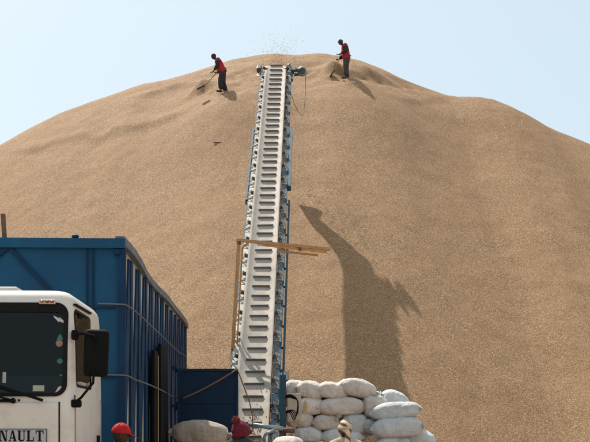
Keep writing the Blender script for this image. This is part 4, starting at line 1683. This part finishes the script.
def person(loc, rz, label, J, cloth, hat, scale=1.0, group=None, headR=None, cat='person', bulk=1.0):
    """J: joints in local metres, +y forward. cloth: top / trousers / sleeves materials"""
    root = empty('person', loc, label, cat, group, rz)
    root.scale = (scale, scale, scale)
    V = {k: Vector(v) for k, v in J.items()}
    names = ['pelvis', 'waist', 'chest', 'neck', 'headbase', 'sl', 'el', 'wl', 'pl', 'sr', 'er', 'wr', 'pr', 'hl', 'kl', 'al', 'tl', 'hr', 'kr', 'ar', 'tr']
    I = {n: i for i, n in enumerate(names)}
    rad = {'pelvis': (0.13, 0.10), 'waist': (0.115, 0.09), 'chest': (0.145, 0.105), 'neck': 0.055, 'headbase': 0.052}
    for s in 'lr':
        rad.update({'s' + s: 0.06, 'e' + s: 0.041, 'w' + s: 0.027, 'p' + s: (0.04, 0.02), 'h' + s: 0.085, 'k' + s: 0.056, 'a' + s: 0.038, 't' + s: 0.035})
    ed = [('pelvis', 'waist'), ('waist', 'chest'), ('chest', 'neck'), ('neck', 'headbase')]
    for s in 'lr':
        ed += [('chest', 's' + s), ('s' + s, 'e' + s), ('e' + s, 'w' + s), ('w' + s, 'p' + s), ('pelvis', 'h' + s), ('h' + s, 'k' + s), ('k' + s, 'a' + s), ('a' + s, 't' + s)]
    body = skin_mesh('body', [V[n] for n in names], [(I[a], I[c]) for a, c in ed], [rad[n] for n in names], M['skin'], root)
    # head and fingers join the same mesh
    bm = bmesh.new()
    bm.from_mesh(body.data)
    R = headR or Matrix.Identity(3)
    head_bm(bm, V['head'], R)
    me_new = bpy.data.meshes.new('body')
    for s in 'lr':
        d = (V['p' + s] - V['w' + s]).normalized()
        side = Vector((1, 0, 0))
        side = (side - d * side.dot(d))
        side = side.normalized() if side.length > 0.1 else d.orthogonal().normalized()
        palmn = d.cross(side).normalized()
        tip = V['p' + s] + d * 0.02
        curl = -palmn if palmn.y < 0 else palmn
        tmp = MB()
        for f_, (o_, L_) in enumerate(((-0.027, 0.07), (-0.009, 0.08), (0.009, 0.077), (0.027, 0.06))):
            a0 = tip + side * o_
            a1 = a0 + d * L_ * 0.45 + curl * 0.012
            a2 = a1 + d * L_ * 0.2 + curl * 0.028
            a3 = a2 - d * L_ * 0.12 + curl * 0.022
            tmp.path([a0 - d * 0.02, a0, a1, a2, a3], 0.0085, seg=6)
        sg = 1 if s == 'l' else -1
        t0 = V['w' + s] + d * 0.03 + side * sg * 0.03
        tmp.path([t0, t0 + d * 0.03 + side * sg * 0.022 + curl * 0.012, t0 + d * 0.06 + side * sg * 0.018 + curl * 0.035], 0.0105, seg=6)
        tm = bpy.data.meshes.new('tmp')
        tmp.bm.to_mesh(tm)
        tmp.bm.free()
        bm.from_mesh(tm)
        bpy.data.meshes.remove(tm)
    bmesh.ops.recalc_face_normals(bm, faces=bm.faces)
    bm.to_mesh(me_new)
    bm.free()
    me_new.materials.append(M['skin'])
    old = body.data
    body.data = me_new
    bpy.data.meshes.remove(old)
    for p in me_new.polygons:
        p.use_smooth = True
    # trousers
    tn = ['waist', 'pelvis', 'hl', 'kl', 'cl', 'hr', 'kr', 'cr']
    TVv = dict(V)
    TVv['cl'] = V['kl'].lerp(V['al'], 0.93)
    TVv['cr'] = V['kr'].lerp(V['ar'], 0.93)
    TVv['waist'] = V['pelvis'].lerp(V['waist'], 0.6)
    ti = {n: i for i, n in enumerate(tn)}
    te = [('waist', 'pelvis'), ('pelvis', 'hl'), ('hl', 'kl'), ('kl', 'cl'), ('pelvis', 'hr'), ('hr', 'kr'), ('kr', 'cr')]
    tr_ = {'waist': (0.145, 0.115), 'pelvis': (0.155, 0.125), 'hl': 0.108, 'hr': 0.108, 'kl': 0.085, 'kr': 0.085, 'cl': 0.078, 'cr': 0.078}
    skin_mesh('trousers', [TVv[n] for n in tn], [(ti[a], ti[c]) for a, c in te], [tuple(x * bulk for x in tr_[n]) if isinstance(tr_[n], tuple) else tr_[n] * bulk for n in tn], M[cloth['trousers']], root, root=1)
    # shirt or vest
    sn = ['hem', 'waist', 'chest', 'collar', 'sl', 'ml', 'sr', 'mr']
    SV = dict(V)
    SV['hem'] = V['waist'].lerp(V['pelvis'], 0.75)
    SV['collar'] = V['chest'].lerp(V['neck'], 0.72) if 'collar' not in cloth else V['neck'].lerp(V['headbase'], 0.9)
    k = cloth.get('sleeve', 0.35)
    for s in 'lr':
        SV['m' + s] = V['s' + s].lerp(V['e' + s], k)
    si = {n: i for i, n in enumerate(sn)}
    se = [('hem', 'waist'), ('waist', 'chest'), ('chest', 'collar'), ('chest', 'sl'), ('sl', 'ml'), ('chest', 'sr'), ('sr', 'mr')]
    sr_ = {'hem': (0.15, 0.12), 'waist': (0.15, 0.12), 'chest': (0.165, 0.13), 'collar': cloth.get('collar', 0.075), 'sl': 0.082, 'sr': 0.082, 'ml': 0.08, 'mr': 0.08}
    skin_mesh('shirt', [SV[n] for n in sn], [(si[a], si[c]) for a, c in se], [tuple(x * bulk for x in sr_[n]) if isinstance(sr_[n], tuple) else sr_[n] * bulk for n in sn], M[cloth['top']], root, root=1)
    if 'arms' in cloth:
        for s in 'lr':
            a, e, w = V['s' + s], V['e' + s], V['w' + s]
            skin_mesh('sleeve', [a.lerp(e, 0.1), e, e.lerp(w, 0.88)], [(0, 1), (1, 2)], [0.074 * bulk, 0.06 * bulk, 0.046 * bulk], M[cloth['arms']], root)
    # shoes
    for s in 'lr':
        q = MB()
        d = (V['t' + s] - V['a' + s])
        d.z = 0
        d.normalize()
        ang = math.atan2(-d.x, d.y)
        RR = Matrix.Rotation(ang, 3, 'Z')
        ctr = V['a' + s].copy()
        ctr.z = ctr.z - 0.045
        q.ball(ctr + d * 0.07, (0.052, 0.145, 0.05), RR, seg=12, rings=8)
        q.build('shoe', M['shoe'], root)
    hat(root, V['head'], R)
    return root


def dome(c, R, rx, ry, rz, th1, mat, parent, name, seg=24, rings=10, jitter=0.0):
    b = MB()
    rows = []
    rd = random.Random(5)
    for i in range(rings + 1):
        th = max(0.02, th1 * i / rings)
        rows.append([Vector(c) + R @ Vector((rx * math.sin(th) * math.cos(2 * PI * k / seg), ry * math.sin(th) * math.sin(2 * PI * k / seg), rz * math.cos(th))) * (1 + rd.uniform(-jitter, jitter)) for k in range(seg)])
    V = b.grid(rows, closed=True)
    b.bm.faces.new(V[0])
    o = b.build(name, M[mat], parent)
    md = o.modifiers.new('thick', 'SOLIDIFY')
    md.thickness = 0.006
    bake(o)
    return o


def cap_hat(mat, brim=True, panel=None):
    def f(root, h, R):
        o = dome(h + R @ Vector((0, -0.004, 0.02)), R, 0.088, 0.108, 0.112, 1.62, mat, root, 'cap')
        if brim:
            b = MB()
            pts = []
            base = h + R @ Vector((0, 0.0, 0.022))
            for k in range(13):
                a = PI * (0.12 + 0.76 * k / 12)
                pts.append(base + R @ Vector((0.078 * math.cos(a), 0.075 + 0.115 * math.sin(a), 0.0 - 0.035 * math.sin(a))))
            for k in range(13):
                a = PI * (0.88 - 0.76 * k / 12)
                pts.append(base + R @ Vector((0.082 * math.cos(a), 0.088 * math.sin(a), 0.0)))
            b.poly(pts, 0.006, R @ Vector((0, 0, 1)))
            b.build('brim', M[mat], o)
        b = MB()
        b.ball(h + R @ Vector((0, -0.004, 0.133)), (0.011, 0.011, 0.006), R, seg=8, rings=4)
        for k in range(6):
            a = PI * k / 3 + 0.5
            b.path([h + R @ Vector((0.089 * math.sin(t) * math.cos(a), -0.004 + 0.109 * math.sin(t) * math.sin(a), 0.02 + 0.1135 * math.cos(t))) for t in [0.05 + 1.5 * q / 9 for q in range(10)]], 0.0022, seg=5)
        b.build('cap_seam', M[mat], o)
        if panel:
            b = MB()
            b.ball(h + R @ Vector((0, 0.098, 0.065)), (0.05, 0.02, 0.035), R @ Matrix.Rotation(0.5, 3, 'X'))
            b.build('cap_front', M[panel], o)
    return f


def bobble_hat(root, h, R):
    o = dome(h + R @ Vector((0, -0.006, 0.01)), R, 0.103, 0.119, 0.138, 1.72, 'knit', root, 'knitted_hat', jitter=0.012)
    b = MB()
    rows = []
    for (r_, z_) in ((0.100, -0.045), (0.112, -0.03), (0.114, 0.0), (0.104, 0.02)):
        rows.append([h + R @ Vector((r_ * math.cos(2 * PI * k / 24), -0.006 + r_ * 1.17 * math.sin(2 * PI * k / 24), z_)) for k in range(24)])
    b.grid(rows, closed=True)
    b.build('turned_brim', M['knit'], o)
    b = MB()
    rd = random.Random(2)
    c = h + R @ Vector((-0.0, -0.04, 0.155))
    b.ball(c, 0.038)
    for k in range(90):
        d = Vector((rd.gauss(0, 1), rd.gauss(0, 1), rd.gauss(0, 1))).normalized()
        b.tube(c + d * 0.025, c + d * rd.uniform(0.042, 0.054), 0.008, 0.004, seg=5)
    b.build('bobble', M['knit_tip'], o)


def head_scarf(root, h, R):
    o = dome(h + R @ Vector((0, -0.006, 0.008)), R, 0.09, 0.112, 0.13, 1.95, 'scarf', root, 'headscarf', jitter=0.008)
    b = MB()
    b.ball(h + R @ Vector((0.01, -0.105, -0.045)), (0.035, 0.03, 0.028), R)
    b.poly([h + R @ Vector(p) for p in ((-0.02, -0.115, -0.06), (0.03, -0.115, -0.06), (0.06, -0.12, -0.17), (-0.03, -0.12, -0.18))], 0.008, R @ Vector((0, 1, 0)))
    b.build('scarf_knot', M['scarf'], o)
    b = MB()
    rows = []
    for (r_, z_) in ((0.094, 0.02), (0.101, 0.035), (0.100, 0.055), (0.09, 0.068)):
        rows.append([h + R @ Vector((r_ * math.cos(2 * PI * k / 24) * 0.97, -0.006 + r_ * 1.2 * math.sin(2 * PI * k / 24), z_ + 0.03 * math.sin(2 * PI * k / 24 + 0.6))) for k in range(24)])
    b.grid(rows, closed=True)
    b.build('scarf_band', M['beige_cloth'], o)


STAND = dict(pelvis=(0, 0, 0.94), waist=(0, 0.01, 1.08), chest=(0, 0.0, 1.29), neck=(0, -0.01, 1.45), headbase=(0, 0.005, 1.51), head=(0, 0.025, 1.60),
             sl=(-0.175, 0, 1.39), el=(-0.23, -0.03, 1.11), wl=(-0.24, 0.05, 0.87), pl=(-0.235, 0.075, 0.79),
             sr=(0.175, 0, 1.39), er=(0.23, -0.03, 1.11), wr=(0.24, 0.05, 0.87), pr=(0.235, 0.075, 0.79),
             hl=(-0.09, 0, 0.90), kl=(-0.10, 0.02, 0.5), al=(-0.10, -0.02, 0.09), tl=(-0.12, 0.14, 0.045),
             hr=(0.09, 0, 0.90), kr=(0.10, 0.02, 0.5), ar=(0.10, -0.02, 0.09), tr=(0.12, 0.14, 0.045))


def bystander(px, D, ztop, rz, label, cloth, hat, hat_h, nod=0.0, tilt=0.0, lift=0.0):
    p = at(px, HZ, D)
    sc = ztop / (1.653 + hat_h)
    R = Matrix.Rotation(-nod, 3, 'X') @ Matrix.Rotation(tilt, 3, 'Y')
    J = dict(STAND)
    J.update(head=(0, 0.045, 1.535), headbase=(0, 0.02, 1.46), neck=(0, 0.0, 1.43), chest=(0, 0, 1.31), sl=(-0.165, 0, 1.335), sr=(0.165, 0, 1.335))
    for k_ in ('sl', 'sr', 'neck', 'headbase', 'chest'):
        J[k_] = (J[k_][0], J[k_][1], J[k_][2] + lift)
    return person((p.x, p.y, 0), rz, label, J, cloth, hat, sc, 'people standing in the yard', R)


bystander(117.0, 10.8, EYE + 6.8 / F * 10.8, -1.35, 'person in a bright red peaked cap beside the truck', dict(top='dark_cloth', trousers='dark_cloth', sleeve=0.8, collar=0.08), cap_hat('red_cap'), 0.01, nod=0.12)
bystander(240, 11.0, EYE + 14.5 / F * 11.0, -0.4, 'person in a crimson bobble hat and dark green jacket', dict(top='green_cloth', trousers='dark_cloth', sleeve=0.9, arms='green_cloth', collar=0.085), bobble_hat, 0.075, nod=-0.12, tilt=-0.3, lift=0.035)
bystander(345.5, 13.3, EYE + 11 / F * 13.3, 0.12, 'person in a patterned headscarf and beige top before the sacks', dict(top='beige_cloth', trousers='grey_cloth', sleeve=0.7, collar=0.058), head_scarf, 0.025, nod=0.05)

# workers on the crest, shovelling to the left
W1 = dict(pelvis=(0, -0.02, 0.88), waist=(0, 0.05, 1.01), chest=(0, 0.16, 1.20), neck=(0, 0.25, 1.34), headbase=(0, 0.29, 1.39), head=(0, 0.345, 1.465),
          sl=(-0.17, 0.20, 1.29), el=(-0.22, 0.22, 1.02), wl=(-0.11, 0.36, 0.86), pl=(-0.04, 0.415, 0.82),
          sr=(0.17, 0.20, 1.29), er=(0.24, 0.14, 1.03), wr=(0.13, 0.22, 0.86), pr=(0.05, 0.26, 0.83),
          hl=(-0.09, -0.02, 0.84), kl=(-0.11, 0.09, 0.47), al=(-0.11, 0.06, 0.09), tl=(-0.13, 0.21, 0.045),
          hr=(0.09, -0.02, 0.84), kr=(0.11, -0.02, 0.46), ar=(0.11, -0.16, 0.09), tr=(0.13, -0.01, 0.045))
W2 = dict(pelvis=(0, -0.01, 0.90), waist=(0, 0.0, 1.04), chest=(0, 0.06, 1.24), neck=(0, 0.13, 1.39), headbase=(0, 0.17, 1.44), head=(0, 0.225, 1.52),
          sl=(-0.18, 0.08, 1.34), el=(-0.25, 0.02, 1.10), wl=(-0.12, 0.26, 1.02), pl=(-0.05, 0.33, 1.0),
          sr=(0.18, 0.08, 1.34), er=(0.25, 0.10, 1.08), wr=(0.13, 0.30, 0.88), pr=(0.05, 0.345, 0.83),
          hl=(-0.09, -0.01, 0.86), kl=(-0.10, 0.03, 0.48), al=(-0.10, 0.02, 0.09), tl=(-0.12, 0.18, 0.045),
          hr=(0.09, -0.01, 0.86), kr=(0.10, 0.0, 0.47), ar=(0.10, -0.06, 0.09), tr=(0.12, 0.10, 0.045))


def worker(px, py, rz, J, label, cloth, hat, nod, sc, shovel_pts, shovel_label):
    p = hit(px, py)
    p.z -= 0.08
    who = person(p, rz, label, dict(J), cloth, hat, sc, 'workers shovelling on the crest', Matrix.Rotation(-nod, 3, 'X'), bulk=1.38)
    if J is W2:
        q = MB()
        q.ball((0.1, 0.02, 1.375), (0.15, 0.13, 0.075), Matrix.Rotation(0.35, 3, 'X'), seg=14, rings=8)
        q.ball((0.21, 0.05, 1.32), (0.085, 0.11, 0.10), seg=12, rings=8)
        q.build('shoulder_cloth', M['beige_cloth'], who)
    RZ = Matrix.Rotation(rz, 3, 'Z')
    a, c = [p + RZ @ (Vector(q) * sc) for q in shovel_pts]
    gz_ = float(heap(c.x, c.y))
    c.z = max(c.z, gz_ + 0.05)
    root = empty('shovel', (c.x, c.y, c.z), shovel_label, 'shovel', 'shovels of the workers')
    b = MB()
    b.tube(a - c, Vector((0, 0, 0)), 0.02, seg=8)
    d = (Vector((0, 0, 0)) - (a - c)).normalized()
    side = d.cross(Vector((0, 0, 1))).normalized()
    b.tube(a - c - side * 0.06, a - c + side * 0.06, 0.017, seg=8)
    b.build('handle', M['wood'], root)
    b = MB()
    dd = Vector((d.x, d.y, d.z * 0.45)).normalized()
    up = side.cross(dd).normalized()
    rows = []
    for i in range(6):
        t = i / 5
        w = 0.135 * (1 - 0.35 * max(0, t - 0.6) / 0.4)
        rows.append([dd * (0.36 * t - 0.02) + side * (w * x) + up * (0.045 * x * x + 0.02 * (1 - t)) for x in (-1, -0.5, 0, 0.5, 1)])
    b.grid(rows)
    o = b.build('blade', M['dark_steel'], root)
    md = o.modifiers.new('thick', 'SOLIDIFY')
    md.thickness = 0.008
    bake(o)
    return p


wl_pos = worker(222.5, 91.5, PI / 2 + 0.12, W1, 'worker in a dark green cap shovelling left of the conveyor head', dict(top='red_cloth', trousers='dark_cloth', sleeve=0.3, arms='dark_cloth'), cap_hat('green_cap', False), 0.5, 1.02,
       [(0.03, 0.2, 0.9), (-0.02, 0.74, 0.22)], 'shovel held by the worker left of the conveyor head')
wr_pos = worker(346.3, 78.0, PI / 2 + 0.1, W2, 'worker in a teal cap and red vest shovelling right of the conveyor head', dict(top='red_cloth', trousers='grey_cloth', sleeve=0.25, arms='dark_cloth'), cap_hat('teal_cap', False, 'white_cloth'), 0.55, 1.04,
       [(0.0, 0.22, 1.12), (0.0, 0.48, 0.32)], 'shovel held by the worker right of the conveyor head')

# small dry stick on the slope
q = hit(217.5, 143)
b = MB()
b.path([Vector((-0.16, 0, 0.02)), Vector((0.0, 0.02, 0.035)), Vector((0.17, 0.0, 0.015))], 0.022, seg=6)
st = b.build('dry_stick', M['rust'], None, (q.x, q.y, q.z))
tag(st, 'short dark stick lying on the slope left of the conveyor', 'stick')
